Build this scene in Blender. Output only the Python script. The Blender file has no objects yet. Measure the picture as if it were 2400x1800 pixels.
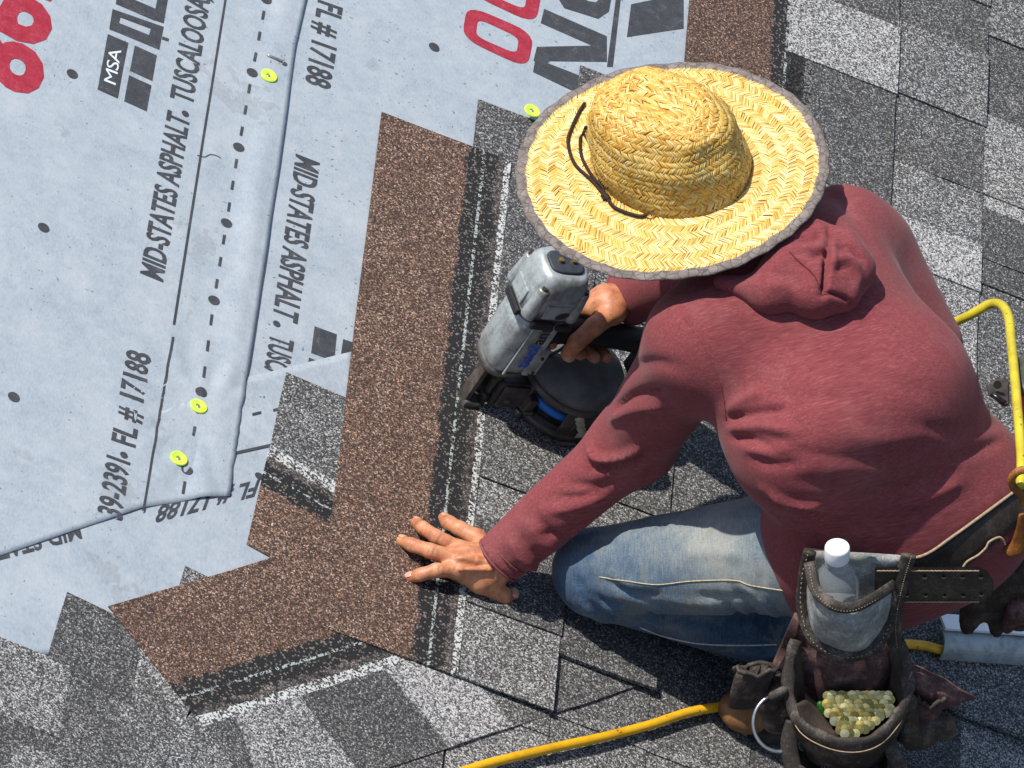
import bpy, bmesh, math, random
import numpy as np
from mathutils import Vector, Matrix
from mathutils.bvhtree import BVHTree
random.seed(7); rng = np.random.default_rng(7)
SC = bpy.context.scene
COL = SC.collection
R_ = math.radians

# ------------------------------------------------------------------ camera
EL, PSI, TH = R_(43.5), R_(4.0), R_(26.0)      # look-down angle, course azimuth, roof pitch
DIST, FPX = 10.0, 17140.0                      # 10 m away with a long lens
cr = np.array([1, 0, 0.]); cu = np.array([0, math.sin(EL), math.cos(EL)]); cb = np.array([0, -math.cos(EL), math.sin(EL)])
CAM = cb * DIST
cam_d = bpy.data.cameras.new('camera'); cam = bpy.data.objects.new('camera', cam_d); COL.objects.link(cam)
cam.location = CAM; cam.rotation_euler = (math.pi / 2 - EL, 0, 0)
cam_d.sensor_width = 36; cam_d.lens = 36 * FPX / 2400; cam_d.clip_end = 500
SC.camera = cam
SC.render.resolution_x, SC.render.resolution_y = 1024, 768

# ------------------------------------------------------------------ light
SUN = np.array([-0.30, 0.05, 0.95]); SUN /= np.linalg.norm(SUN)
w = bpy.data.worlds.new('World'); SC.world = w; w.use_nodes = True
nt = w.node_tree; sky = nt.nodes.new('ShaderNodeTexSky'); sky.sky_type = 'NISHITA'; sky.sun_disc = False
sky.sun_elevation = math.asin(SUN[2]); sky.sun_rotation = math.atan2(SUN[0], SUN[1])
bg = nt.nodes['Background']; bg.inputs[1].default_value = 0.115
nt.links.new(sky.outputs[0], bg.inputs[0])
sl = bpy.data.lights.new('sun', 'SUN'); sl.energy = 4.2; sl.angle = R_(0.55); sl.color = (1, 0.955, 0.88)
so = bpy.data.objects.new('sun', sl); COL.objects.link(so); so.location = (-3, 2, 8)
so.rotation_euler = Vector(SUN).to_track_quat('Z', 'Y').to_euler()
SC.view_settings.view_transform = 'Standard'; SC.view_settings.look = 'None'
SC.view_settings.exposure = 0.35; SC.view_settings.gamma = 1.0
SC.cycles.use_denoising = True

# ------------------------------------------------------------------ geometry of the place
D = np.array([math.cos(TH) * math.cos(PSI), -math.cos(TH) * math.sin(PSI), -math.sin(TH)])   # down the slope
C = np.array([math.sin(PSI), math.cos(PSI), 0.])                                             # along the courses
N = np.cross(D, C)                                                                           # off the roof
ROOF = Matrix([[D[0], C[0], N[0], 0], [D[1], C[1], N[1], 0], [D[2], C[2], N[2], 0], [0, 0, 0, 1]])
UP = np.array([0, 0, 1.])

def ray(px, py):
    d = cr * (px - 1200) / FPX - cu * (py - 900) / FPX - cb
    return d / np.linalg.norm(d)
def P(px, py, h=0.):
    """measured point: photo position + height off the roof -> world"""
    d = ray(px, py); return CAM + d * ((h - N @ CAM) / (N @ d))
def R(px, py, h=0.):
    p = P(px, py, h); return (float(p @ D), float(p @ C))
def roof_pt(s, t, h): return D * s + C * t + N * h

# ------------------------------------------------------------------ helpers
def tag(o, label=None, cat=None, group=None, kind=None):
    if label: o['label'] = label
    if cat: o['category'] = cat
    if group: o['group'] = group
    if kind: o['kind'] = kind
    return o
def mk(name, verts, faces, mat=None, parent=None, smooth=False, mats=None, fmat=None):
    me = bpy.data.meshes.new(name); me.from_pydata([tuple(map(float, v)) for v in verts], [], [tuple(int(i) for i in f) for f in faces]); me.update()
    o = bpy.data.objects.new(name, me); COL.objects.link(o)
    for m in (mats or ([mat] if mat else [])): me.materials.append(m)
    if fmat is not None: me.polygons.foreach_set('material_index', np.asarray(fmat, dtype=np.int32))
    if smooth: me.polygons.foreach_set('use_smooth', np.ones(len(me.polygons), dtype=bool))
    if parent: o.parent = parent
    return o
def empty(name, loc=(0, 0, 0), mat=None):
    o = bpy.data.objects.new(name, None); COL.objects.link(o); o.empty_display_size = .05
    if mat is not None: o.matrix_world = mat
    else: o.location = Vector(loc)
    return o
def from_bm(name, bm, mat, parent=None, smooth=False):
    bmesh.ops.recalc_face_normals(bm, faces=bm.faces[:])
    me = bpy.data.meshes.new(name); bm.to_mesh(me); bm.free()
    o = bpy.data.objects.new(name, me); COL.objects.link(o); me.materials.append(mat)
    if smooth: me.polygons.foreach_set('use_smooth', np.ones(len(me.polygons), dtype=bool))
    if parent: o.parent = parent
    return o
def local(o_parent, p):
    """world point -> parent's space for Empties that sit at a plain location"""
    return np.asarray(p) - np.array(o_parent.location)
def catmull(pts, n=8, closed=False):
    pts = [np.asarray(p, float) for p in pts]; out = []
    m = len(pts)
    for i in range(m if closed else m - 1):
        p0 = pts[(i - 1) % m] if closed or i > 0 else 2 * pts[0] - pts[1]
        p1 = pts[i]; p2 = pts[(i + 1) % m]
        p3 = pts[(i + 2) % m] if closed or i + 2 < m else 2 * pts[-1] - pts[-2]
        for k in range(n):
            t = k / n
            out.append(.5 * ((2 * p1) + (-p0 + p2) * t + (2 * p0 - 5 * p1 + 4 * p2 - p3) * t * t + (-p0 + 3 * p1 - 3 * p2 + p3) * t ** 3))
    if not closed: out.append(pts[-1])
    return out
def tube(pts, r, seg=8, closed=False, cap=True, flat=None):
    """swept tube; r scalar or list; flat=(normal, ratio) squashes the section"""
    pts = [np.asarray(p, float) for p in pts]; m = len(pts); V = []; F = []
    rs = [r] * m if np.isscalar(r) else list(r)
    up = None
    for i in range(m):
        a = pts[(i - 1) % m] if (closed or i > 0) else pts[i]; b = pts[(i + 1) % m] if (closed or i < m - 1) else pts[i]
        tg = b - a; tg = tg / (np.linalg.norm(tg) + 1e-12)
        if up is None:
            up = np.array([0, 0, 1.]) if abs(tg[2]) < .9 else np.array([1., 0, 0])
        if flat is not None: up = np.asarray(flat[0], float)
        sd = np.cross(tg, up); sd /= (np.linalg.norm(sd) + 1e-12); u2 = np.cross(sd, tg); up = u2
        fl = 1.0 if flat is None else flat[1]
        for k in range(seg):
            an = 2 * math.pi * k / seg
            V.append(pts[i] + rs[i] * (math.cos(an) * sd + fl * math.sin(an) * u2))
    for i in range(m if closed else m - 1):
        for k in range(seg):
            j = (i + 1) % m
            F.append((i * seg + k, i * seg + (k + 1) % seg, j * seg + (k + 1) % seg, j * seg + k))
    if cap and not closed:
        F.append(tuple(range(seg))[::-1]); F.append(tuple((m - 1) * seg + k for k in range(seg)))
    return V, F
def join(*vf):
    V, F = [], []
    for v, f in vf:
        b = len(V); V += list(v); F += [tuple(i + b for i in q) for q in f]
    return V, F
def loft(rings, cap=True, closed=True):
    V = [p for r in rings for p in r]; n = len(rings[0]); F = []
    for i in range(len(rings) - 1):
        for k in range(n if closed else n - 1):
            F.append((i * n + k, i * n + (k + 1) % n, (i + 1) * n + (k + 1) % n, (i + 1) * n + k))
    if cap and closed:
        F.append(tuple(range(n))[::-1]); F.append(tuple((len(rings) - 1) * n + k for k in range(n)))
    return V, F
def earclip_mesh(name, pts, z0, z1, mat, parent=None, uv=None):
    """prism over an (s,t) outline; z0,z1 numbers or functions of (s,t)"""
    f0 = z0 if callable(z0) else (lambda s, t: z0); f1 = z1 if callable(z1) else (lambda s, t: z1)
    n = len(pts)
    ar = sum(pts[i][0] * pts[(i + 1) % n][1] - pts[(i + 1) % n][0] * pts[i][1] for i in range(n))
    if ar < 0: pts = pts[::-1]
    V = [(p[0], p[1], f1(*p)) for p in pts] + [(p[0], p[1], f0(*p)) for p in pts]
    F = [tuple(range(n))] + [(i, i + n, (i + 1) % n + n, (i + 1) % n) for i in range(n)]
    o = mk(name, V, F, mat, parent)
    if uv:
        lay = o.data.uv_layers.new(name='u'); og, ud, vd = uv
        for lp in o.data.loops:
            v = o.data.vertices[lp.vertex_index].co
            q = (v.x - og[0], v.y - og[1]); lay.data[lp.index].uv = (q[0] * ud[0] + q[1] * ud[1], q[0] * vd[0] + q[1] * vd[1])
    return o

# ------------------------------------------------------------------ materials
class NT:
    """tiny node builder"""
    def __init__(s, name):
        s.m = bpy.data.materials.new(name); s.m.use_nodes = True; s.t = s.m.node_tree
        s.b = s.t.nodes['Principled BSDF']
    def n(s, typ, **kw):
        nd = s.t.nodes.new(typ)
        for k, v in kw.items(): setattr(nd, k, v)
        return nd
    def l(s, a, b): s.t.links.new(a, b)
    def setin(s, nd, k, v):
        if hasattr(v, 'is_linked') or isinstance(v, bpy.types.NodeSocket): s.l(v, nd.inputs[k])
        else: nd.inputs[k].default_value = v
    def coord(s, which='Object'): return s.n('ShaderNodeTexCoord').outputs[which]
    def mapping(s, v, scale=(1, 1, 1), rot=(0, 0, 0)):
        m = s.n('ShaderNodeMapping'); s.l(v, m.inputs[0]); m.inputs['Scale'].default_value = scale; m.inputs['Rotation'].default_value = rot; return m.outputs[0]
    def noise(s, v, scale, detail=2, rough=.5, out='Fac'):
        nd = s.n('ShaderNodeTexNoise'); s.l(v, nd.inputs['Vector']); nd.inputs['Scale'].default_value = scale
        nd.inputs['Detail'].default_value = detail; nd.inputs['Roughness'].default_value = rough; return nd.outputs[out]
    def voro(s, v, scale, out='Color'):
        nd = s.n('ShaderNodeTexVoronoi'); s.l(v, nd.inputs['Vector']); nd.inputs['Scale'].default_value = scale; return nd.outputs[out]
    def math(s, op, a, b=0., c=None, clamp=False):
        nd = s.n('ShaderNodeMath', operation=op, use_clamp=clamp); s.setin(nd, 0, a); s.setin(nd, 1, b)
        if c is not None: s.setin(nd, 2, c)
        return nd.outputs[0]
    def sep(s, v):
        nd = s.n('ShaderNodeSeparateXYZ'); s.l(v, nd.inputs[0]); return nd.outputs
    def ramp(s, v, stops, interp='LINEAR'):
        nd = s.n('ShaderNodeValToRGB'); s.l(v, nd.inputs[0]); cr_ = nd.color_ramp; cr_.interpolation = interp
        while len(cr_.elements) < len(stops): cr_.elements.new(.5)
        for e, (p, c) in zip(cr_.elements, stops):
            e.position = p; e.color = (c, c, c, 1) if np.isscalar(c) else (*c, 1)
        return nd.outputs[0]
    def mix(s, f, a, b, blend='MIX'):
        nd = s.n('ShaderNodeMix', data_type='RGBA', blend_type=blend); s.setin(nd, 0, f)
        for k, v in ((6, a), (7, b)):
            if isinstance(v, bpy.types.NodeSocket): s.l(v, nd.inputs[k])
            else: nd.inputs[k].default_value = (*v, 1) if len(v) == 3 else v
        return nd.outputs[2]
    def attr(s, name): return s.n('ShaderNodeAttribute', attribute_type='OBJECT', attribute_name=name).outputs['Fac']
    def bump(s, h, strength=.3, dist=.001):
        nd = s.n('ShaderNodeBump'); s.l(h, nd.inputs['Height']); nd.inputs['Strength'].default_value = strength; nd.inputs['Distance'].default_value = dist
        s.l(nd.outputs[0], s.b.inputs['Normal']); return nd
    def base(s, c):
        if isinstance(c, bpy.types.NodeSocket): s.l(c, s.b.inputs['Base Color'])
        else: s.b.inputs['Base Color'].default_value = (*c, 1)
    def set(s, rough=.8, metal=0., spec=.5, **kw):
        s.b.inputs['Roughness'].default_value = rough; s.b.inputs['Metallic'].default_value = metal; s.b.inputs['Specular IOR Level'].default_value = spec
        for k, v in kw.items(): s.b.inputs[k.replace('_', ' ')].default_value = v
        return s.m
def simple(name, col, rough=.6, metal=0., spec=.4, var=.25, scale=60, bump=0.):
    """plain surface with grime variation"""
    t = NT(name); v = t.coord(); a = t.noise(v, scale, 4, .6)
    dk = tuple(c * (1 - var) for c in col); lt = tuple(min(1, c * (1 + var)) for c in col)
    t.base(t.ramp(a, [(.3, dk), (.7, lt)]))
    if bump: t.bump(a, bump, .001)
    return t.set(rough, metal, spec)

def granule_color(t, v, tone, warm=False):
    """speckled mineral granules; tone shifts how many are pale"""
    c1 = t.sep(t.voro(v, 480)); c2 = t.sep(t.voro(v, 760))
    r = t.math('ADD', t.math('MULTIPLY', c1[0], .62), t.math('MULTIPLY', c2[1], .38))
    big = t.noise(v, 11, 4, .65)
    k = t.math('ADD', r, t.math('MULTIPLY', t.math('SUBTRACT', tone, .5), .62))
    k = t.math('ADD', k, t.math('MULTIPLY', t.math('SUBTRACT', big, .5), .20))
    if not warm:
        return t.ramp(k, [(.24, (.034, .034, .034)), (.45, (.066, .065, .064)), (.60, (.125, .123, .120)), (.75, (.26, .256, .248)), (.92, (.52, .512, .50))])
    tint = t.ramp(c2[2], [(.2, (.95, .92, .90)), (.6, (1, .88, .80)), (.92, (1.15, .85, .62))])
    return t.mix(1., t.ramp(k, [(.26, (.042, .031, .027)), (.46, (.092, .063, .051)), (.62, (.165, .115, .093)), (.77, (.30, .22, .18)), (.90, (.58, .50, .44))]), tint, 'MULTIPLY')
def mat_granules():
    t = NT('granules'); v = t.coord()
    col = granule_color(t, v, t.attr('tone'))
    tint = t.mix(t.noise(v, 7, 2), (.96, .98, 1.03), (1.03, 1.0, .95))
    t.base(t.mix(1., col, tint, 'MULTIPLY')); t.bump(t.voro(v, 330, 'Distance'), .55, .0016)
    return t.set(.85, 0, .25)
def mat_headlap():
    """unexposed half of a shingle: brown granules, black sealant strip, pale stitched bead, then grey"""
    t = NT('headlap_granules'); v = t.coord(); uv = t.sep(t.coord('UV')); u = uv[0]
    brown = granule_color(t, v, t.math('ADD', t.attr('tone'), -.06), True); grey = granule_color(t, v, t.attr('tone'))
    nz = t.math('MULTIPLY', t.math('SUBTRACT', t.noise(v, 55, 4, .7), .5), .034)
    nz2 = t.math('MULTIPLY', t.math('SUBTRACT', t.noise(v, 300, 2, .6), .5), .016)
    un = t.math('ADD', t.math('ADD', u, nz), nz2)
    dark = t.mix(t.math('GREATER_THAN', t.sep(t.voro(v, 420))[0], .86), (.018, .018, .019), (.16, .14, .12))
    c = t.mix(t.math('GREATER_THAN', un, .134), brown, dark)
    mid = t.mix(t.ramp(t.noise(v, 60, 4, .7), [(.38, 0.), (.66, 1.)]), dark, t.mix(.35, grey, brown))
    c = t.mix(t.math('GREATER_THAN', un, .178), c, mid)
    c = t.mix(t.math('GREATER_THAN', un, .194), c, grey)
    wl = t.math('LESS_THAN', t.math('ABSOLUTE', t.math('SUBTRACT', t.math('ADD', u, t.math('MULTIPLY', nz, .3)), .2)), .0105)
    wl = t.math('MULTIPLY', wl, t.math('GREATER_THAN', t.math('ADD', t.sep(t.voro(v, 380))[0], t.math('MULTIPLY', t.noise(v, 28, 2), .6)), .80))
    c = t.mix(wl, c, (.50, .51, .49))
    # stitched bead
    st = t.math('LESS_THAN', t.math('ABSOLUTE', t.math('SUBTRACT', t.math('ADD', u, t.math('MULTIPLY', nz2, .22)), .1575)), .0022)
    st = t.math('MULTIPLY', st, t.math('GREATER_THAN', t.math('ADD', t.noise(v, 150, 1), t.math('MULTIPLY', t.noise(v, 22, 1), .5)), .73))
    st = t.math('MULTIPLY', st, t.math('GREATER_THAN', t.sep(t.voro(v, 520))[1], .30))
    c = t.mix(st, c, (.34, .385, .365))
    t.base(c); t.bump(t.voro(v, 330, 'Distance'), .5, .0015)
    return t.set(.85, 0, .25)
def mat_sheet():
    t = NT('underlayment_fabric'); v = t.coord()
    a = t.math('ADD', t.math('MULTIPLY', t.noise(v, 9, 6, .7), .6), t.math('MULTIPLY', t.noise(v, 55, 4, .7), .4)); b = t.noise(t.mapping(v, (1, .35, 1)), 420, 2, .6); c3 = t.noise(v, 900, 1)
    c = t.ramp(a, [(.30, (.215, .262, .305)), (.5, (.305, .348, .385)), (.70, (.40, .435, .46))])
    c = t.mix(t.math('MULTIPLY', t.math('SUBTRACT', b, .3), .9, clamp=True), c, (.48, .51, .535))
    spk = t.math('MULTIPLY', t.math('GREATER_THAN', t.noise(v, 210, 0), .80), t.math('GREATER_THAN', t.noise(v, 14, 2), .5))
    c = t.mix(t.math('MULTIPLY', spk, .8), c, (.12, .13, .14))
    dirt = t.math('MULTIPLY', t.math('GREATER_THAN', t.noise(v, 5, 5, .7), .62), t.noise(v, 160, 3, .7))
    c = t.mix(t.math('MULTIPLY', dirt, .5), c, (.20, .20, .195))
    t.base(c); t.bump(t.math('ADD', b, t.math('MULTIPLY', c3, .4)), .25, .0008)
    return t.set(.75, 0, .3)
def mat_ink(name, col):
    t = NT(name); v = t.coord(); a = t.noise(v, 420, 2, .7); b = t.noise(v, 60, 3, .6)
    f = t.math('ADD', t.math('MULTIPLY', a, .6), t.math('MULTIPLY', b, .5))
    t.base(t.ramp(f, [(.40, col), (.62, tuple(c * 1.25 + .012 for c in col)), (.82, tuple(c * 1.3 + .10 for c in col))]))
    return t.set(.7, 0, .3)
M = {}
M['gran'] = mat_granules(); M['head'] = mat_headlap(); M['sheet'] = mat_sheet()
M['ink'] = mat_ink('dark_print', (.035, .037, .042)); M['red_ink'] = mat_ink('red_print', (.27, .014, .030)); M['pale_ink'] = mat_ink('pale_print', (.50, .54, .58))
M['deck'] = simple('deck_board', (.05, .045, .04), .9)

# ------------------------------------------------------------------ roof deck and shingles
deck = mk('roof_deck', [(-5, -5, 0), (5, -5, 0), (5, 5, 0), (-5, 5, 0)], [(0, 1, 2, 3)], M['deck']); deck.matrix_world = ROOF
tag(deck, kind='structure')

def jag(pts, step=.05, amp=.0006):
    out = []; n = len(pts)
    for i in range(n):
        a = np.array(pts[i]); b = np.array(pts[(i + 1) % n]); L = np.linalg.norm(b - a); m = max(1, int(L / step)); m = min(m, 5)
        nr = np.array([-(b - a)[1], (b - a)[0]]) / (L + 1e-9)
        for k in range(m):
            p = a + (b - a) * k / m
            if k: p = p + nr * rng.normal(0, amp)
            out.append((float(p[0]), float(p[1])))
    return out
def shingle(name, pts, top, tone=.5, thick=.003, mat='gran', uv=None, step=.05):
    f = top if callable(top) else (lambda s, t: top)
    o = earclip_mesh(name, jag(pts, step), lambda s, t: f(s, t) - thick, f, M[mat], deck, uv)
    o['tone'] = float(tone); return o

BL = [.098, .240, .390, .553, .702, .850, .995, 1.14, 1.285, 1.43, 1.575, 1.72, 1.865, 2.01]     # down-slope edges of the courses
T_END = {0: .423, 1: .530, 2: .689}                             # racked upper ends
T_LOW = {0: -.588, 1: -.480, 2: -.37, 3: -.30}                  # lower ends on the weave
def course_top(k, lift):
    sb = BL[k]; g = .030 if lift > .005 else .012
    return lambda s, t: lift + .0085 - (sb - s) * g
def tabs(k, t0, t1, lift, cuts=None):
    """exposed tabs of a course: (upper t of tab, tone, raised) from t0 up to t1"""
    sb = BL[k]; sa = BL[k - 1] - .014 if k else sb - .138
    f = course_top(k, lift)
    if cuts is None:
        cuts = []; t = t0
        r = random.random() < .5; last = .4
        while t < t1:
            t += random.choice((.09, .13, .17, .22, .26)) * random.uniform(.9, 1.1)
            tn = random.choice((.30, .36, .42, .48, .55, .64)); r = not r
            cuts.append((t, tn, r))
    a = t0
    for (t, tone, raised) in cuts:
        b = min(t, t1)
        if b - a > .012:
            z = (.0026 if lift > .005 else .0012) if raised else 0.
            g = .0007
            shingle('shingle_tab', [(sa, a + g), (sb + (.0012 if raised else 0), a + g), (sb + (.0012 if raised else 0), b - g), (sa, b - g)],
                    (lambda s, t_, z=z: f(s, t_) + z), tone, .0026 + z)
        a = b
T = lambda x, y: R(x, y)[1]
# headlap halves that still lie open
for k, lo in ((0, T_LOW[0]), (1, .30), (2, .42), (3, .55)):
    sb = BL[k]; st = sb - .337; hi = T_END.get(k, 1.9)
    o = shingle('shingle_headlap', [(st, lo), (sb - .136, lo), (sb - .136, hi), (st, hi)], course_top(k, .0085), {0: .47, 1: .42, 2: .40, 3: .40}[k], .003, 'gran' if k in (1, 2) else 'head', ((st, 0), (1, 0), (0, 1)), .04)
tabs(0, T_LOW[0], T_END[0], .0085, [(T(1020, 1400), .62, 0), (T(1005, 1180), .40, 1), (T(1010, 1090), .66, 0), (T(1150, 1000), .48, 1), (T(1160, 800), .70, 0), (T(1130, 560), .44, 1), (.423, .40, 0)])
tabs(1, T_LOW[1], T_END[1], .0085, [(T(1360, 1400), .35, 1), (T(1400, 1180), .52, 0), (T(1400, 900), .40, 1), (.2, .6, 0), (.53, .42, 1)])
tabs(2, T_LOW[2], T_END[2], .0085, [(T(1600, 1120), .42, 1), (.1, .36, 0), (.4, .5, 1), (.689, .45, 0)])
tabs(3, T_LOW[3], 1.9, .0085, [(.1, .4, 1), (.45, .55, 0), (T(1960, 560), .60, 1), (T(1990, 470), .50, 0), (T(1980, 195), .36, 0), (T(1990, 40), .80, 1), (1.4, .38, 0), (1.9, .5, 1)])
tabs(4, -.30, 1.9, .0085, [(.25, .4, 1), (T(2200, 670), .72, 0), (T(2200, 560), .86, 1), (T(2190, 430), .58, 0), (T(2210, 280), .40, 0), (T(2210, 110), .56, 1), (T(2260, 15), .36, 0), (1.5, .72, 1), (1.9, .4, 0)])
tabs(5, -.30, 1.9, .0085, [(.2, .5, 1), (T(2340, 700), .44, 0), (T(2340, 640), .34, 1), (T(2340, 520), .34, 1), (T(2340, 488), .78, 0), (T(2350, 303), .68, 1), (T(2360, 120), .36, 0), (1.3, .5, 1), (1.9, .4, 0)])
for k in range(6, 14): tabs(k, -.30, 1.9, .0085)
# the courses below the weave (lower layer)
for k in range(14):
    tabs(k, -1.5, T_LOW.get(k, -.30) + .08, -.0040, None if k not in (1, 2) else [(-1.1, .5, 1), (T(1500, 1760), .52, 0), (T(1420, 1700), .56, 1), (-.35, .44, 0)])
for sb_ in (-.045, -.19):
    t_ = -1.5
    te = -.66 if sb_ > -.1 else -.74
    while t_ < te - .02:
        t2 = min(te, t_ + random.uniform(.10, .24)); rz = random.choice((0, .0024))
        shingle('shingle_tab', [(sb_ - .16, t_ + .0005), (sb_, t_ + .0005), (sb_, t2 - .0005), (sb_ - .16, t2 - .0005)], (lambda s, t, sb_=sb_, rz=rz: .0042 - (sb_ - s) * .012 + rz * .4), random.choice((.36, .44, .55)), .002 + rz); t_ = t2
# woven strip turned 45 degrees
def poly(pxs): return [R(*p) for p in pxs]
a0 = np.array(R(250, 1427)); a1 = np.array(R(637, 1313)); vd = (a1 - a0) / np.linalg.norm(a1 - a0); ud = np.array([vd[1], -vd[0]])
if (np.array(R(420, 1645)) - a0) @ ud < 0: ud = -ud
Q = lambda u, v: tuple(a0 + ud * u + vd * v)
def uvof(p): q = np.array(R(*p)) - a0; return float(q @ ud), float(q @ vd)
uM = uvof((1300, 1677))[0]; vL = uvof((430, 1655)); v_end = uvof((1760, 1550))[1]
skew = lambda u: (vL[1] / vL[0]) * u
shingle('shingle_headlap', [Q(0, 0), Q(0, .52), Q(.208, .60), Q(.208, skew(.208))], .0060, .46, .003, 'head', (tuple(a0), tuple(ud), tuple(vd)), .04)
zc = [(uvof((529, 1660))[1], .36, 0), (uvof((678, 1616))[1], .70, 1), (uvof((887, 1562))[1], .34, 0), (uvof((1100, 1600))[1], .84, 1), (uvof((1250, 1640))[1], .50, 0), (v_end * .8, .42, 1), (v_end + .12, .46, 0)]
va = skew(.2)
for (vb, tone, raised) in zc:
    z = .0025 if raised else 0
    va0 = va
    shingle('shingle_tab', [Q(.205, va0 + .0005), Q(.205, vb - .0005), Q(uM, vb - .0005 + .012), Q(uM, (va0 + .0005 + .012) if va0 > .12 else skew(uM))], .0062 + z * .6, tone, .0022 + z * .6)
    va = vb
# pieces lying in the weave at the lower left
l0 = np.array(R(575, 1281)); l1 = np.array(R(640, 1317)); lv = (l1 - l0) / np.linalg.norm(l1 - l0); lu = np.array([lv[1], -lv[0]])
if (np.array(R(668, 878)) - l0) @ lu < 0: lu = -lu
ltop = R(668, 878)
shingle('shingle_headlap', poly([(575, 1281), (640, 1317), (790, 1400), (900, 1180), (860, 960), (668, 878)]), .0052, .50, .0025, 'head', (tuple(l0 + lu * -.018), tuple(lu), tuple(lv)), .05)
shingle('shingle', poly([(431, 1331), (540, 1385), (520, 1430), (416, 1380)]), .0048, .52, .0025)
shingle('shingle', poly([(154, 1393), (330, 1478), (300, 1660), (108, 1545)]), .0052, .36, .0028)
shingle('shingle', poly([(300, 1455), (480, 1560), (380, 1830), (255, 1640)]), .0046, .62, .0025)
shingle('shingle', poly([(-120, 1448), (0, 1499), (111, 1544), (165, 1580), (135, 1735), (0, 1680), (-140, 1640)]), .0048, .62, .0025)
shingle('shingle', poly([(165, 1578), (300, 1640), (330, 1900), (80, 1900), (135, 1735)]), .0044, .42, .0022)
shingle('shingle', poly([(-140, 1640), (0, 1676), (136, 1737), (110, 1800), (-60, 1860), (-200, 1800)]), .0042, .34, .002)
shingle('shingle', poly([(40, 1750), (140, 1780), (90, 2050), (-90, 2000)]), .0050, .62, .0022)
shingle('shingle', poly([(330, 1560), (415, 1706), (385, 1790), (300, 1990), (260, 1900)]), .0056, .50, .0025)
shingle('shingle', poly([(417, 1706), (470, 1650), (640, 1900), (420, 2000), (310, 1985), (387, 1790)]), .0050, .55, .0022)
for i in range(10):     # the same weave runs on past the frame
    for j in range(3):
        x = -1.30 + .2 * i; y = -1.62 + .3 * j
        if y > R(200, 1830)[1] - .30 and x > -1.05: continue
        shingle('shingle', [(x, y), (x + .197, y + .02), (x + .197, y + .30), (x, y + .28)], .0030 + .0012 * ((i + j) % 2), random.choice((.35, .45, .6)), .002)

# ------------------------------------------------------------------ underlayment sheets
def smoothnoise(seed, n=14, fmin=2., fmax=9.):
    g = np.random.default_rng(seed); ks = []
    for _ in range(n):
        f = g.uniform(fmin, fmax); a = g.uniform(0, math.pi); ks.append((f * math.cos(a) * 2 * math.pi, f * math.sin(a) * 2 * math.pi, g.uniform(0, 6.28), 1 / f))
    nrm = sum(k[3] for k in ks)
    return lambda s, t: sum(k[3] * np.sin(k[0] * s + k[1] * t + k[2]) for k in ks) / nrm
nA, nB, nC = smoothnoise(1), smoothnoise(2), smoothnoise(3)
edgeA = [R(*p) for p in ((760, -340), (715, 0), (690, 110), (652, 390), (602, 720), (577, 880), (562, 970), (546, 1080), (535, 1168))]
ets = np.array([e[1] for e in edgeA])[::-1]; ess = np.array([e[0] for e in edgeA])[::-1]
def hA(s, t):
    e = np.interp(t, ets, ess); d = e - s      # distance in from the lap edge
    ridge = (.0030 + .0014 * np.sin(t * 9 + 1)) * np.exp(-((d - .026) / .020) ** 2) - .0012 * np.exp(-((d - .075) / .03) ** 2) + .0006 * np.exp(-(d / .006) ** 2)
    # drag wrinkles running to the cap by the lower corner
    cs, ct = R(470, 985)
    q = np.hypot(s - cs, t - ct) + 1e-6; an = np.arctan2(t - ct, s - cs)
    wr = .0005 * np.sin(s * 95 + 3 * np.sin(t * 6)) * np.clip(nA(s * .7 + 3, t * .7) * 2, 0, 1) + .0013 * np.sin(an * 16) * np.exp(-((q - .09) / .06) ** 2)
    return .0054 + ridge + wr + .0014 * nA(s, t) + .0007 * nA(s * 3, t * 2.2)
hB = lambda s, t: .0026 + .0006 * nB(s, t)
hC = lambda s, t: .0036 + .0009 * nC(s, t) + .0005 * nC(s * 3 + 1, t * 3)
def coons(left, right, bottom, top, hf, name, nu=70, nv=90, thick=.0012, parent=None):
    """sheet between four photo-measured edges (each a list of (s,t), bottom/top run left->right, left/right run bottom->top)"""
    def samp(pl, u):
        pl = np.array(pl); d = np.r_[0, np.cumsum(np.linalg.norm(np.diff(pl, axis=0), axis=1))]; d /= d[-1]
        return np.stack([np.interp(u, d, pl[:, i]) for i in (0, 1)], -1)
    u = np.linspace(0, 1, nu + 1); v = np.linspace(0, 1, nv + 1)
    Lf, Rt, B, Tp = samp(left, v), samp(right, v), samp(bottom, u), samp(top, u)
    U, Vv = np.meshgrid(u, v)
    U = U[..., None]; Vv = Vv[..., None]
    S = (1 - U) * Lf[:, None] + U * Rt[:, None] + (1 - Vv) * B[None] + Vv * Tp[None] - ((1 - U) * (1 - Vv) * B[0] + U * (1 - Vv) * B[-1] + (1 - U) * Vv * Tp[0] + U * Vv * Tp[-1])
    z = hf(S[..., 0], S[..., 1]); V = np.concatenate([S, z[..., None]], -1).reshape(-1, 3)
    n0 = len(V); W = V.copy(); W[:, 2] -= thick
    idx = np.arange(n0).reshape(nv + 1, nu + 1)
    F = [(a, b, c, d) for a, b, c, d in zip(idx[:-1, :-1].ravel(), idx[:-1, 1:].ravel(), idx[1:, 1:].ravel(), idx[1:, :-1].ravel())]
    bd = list(idx[0, :]) + list(idx[1:, -1]) + list(idx[-1, ::-1][1:]) + list(idx[::-1, 0][1:-1])
    F += [(bd[(i + 1) % len(bd)], bd[i], bd[i] + n0, bd[(i + 1) % len(bd)] + n0) for i in range(len(bd))]
    o = mk(name, np.r_[V, W], F, M['sheet'], parent, True); o.matrix_world = ROOF
    return o
px = lambda *ps: [R(*p) for p in ps]
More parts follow.
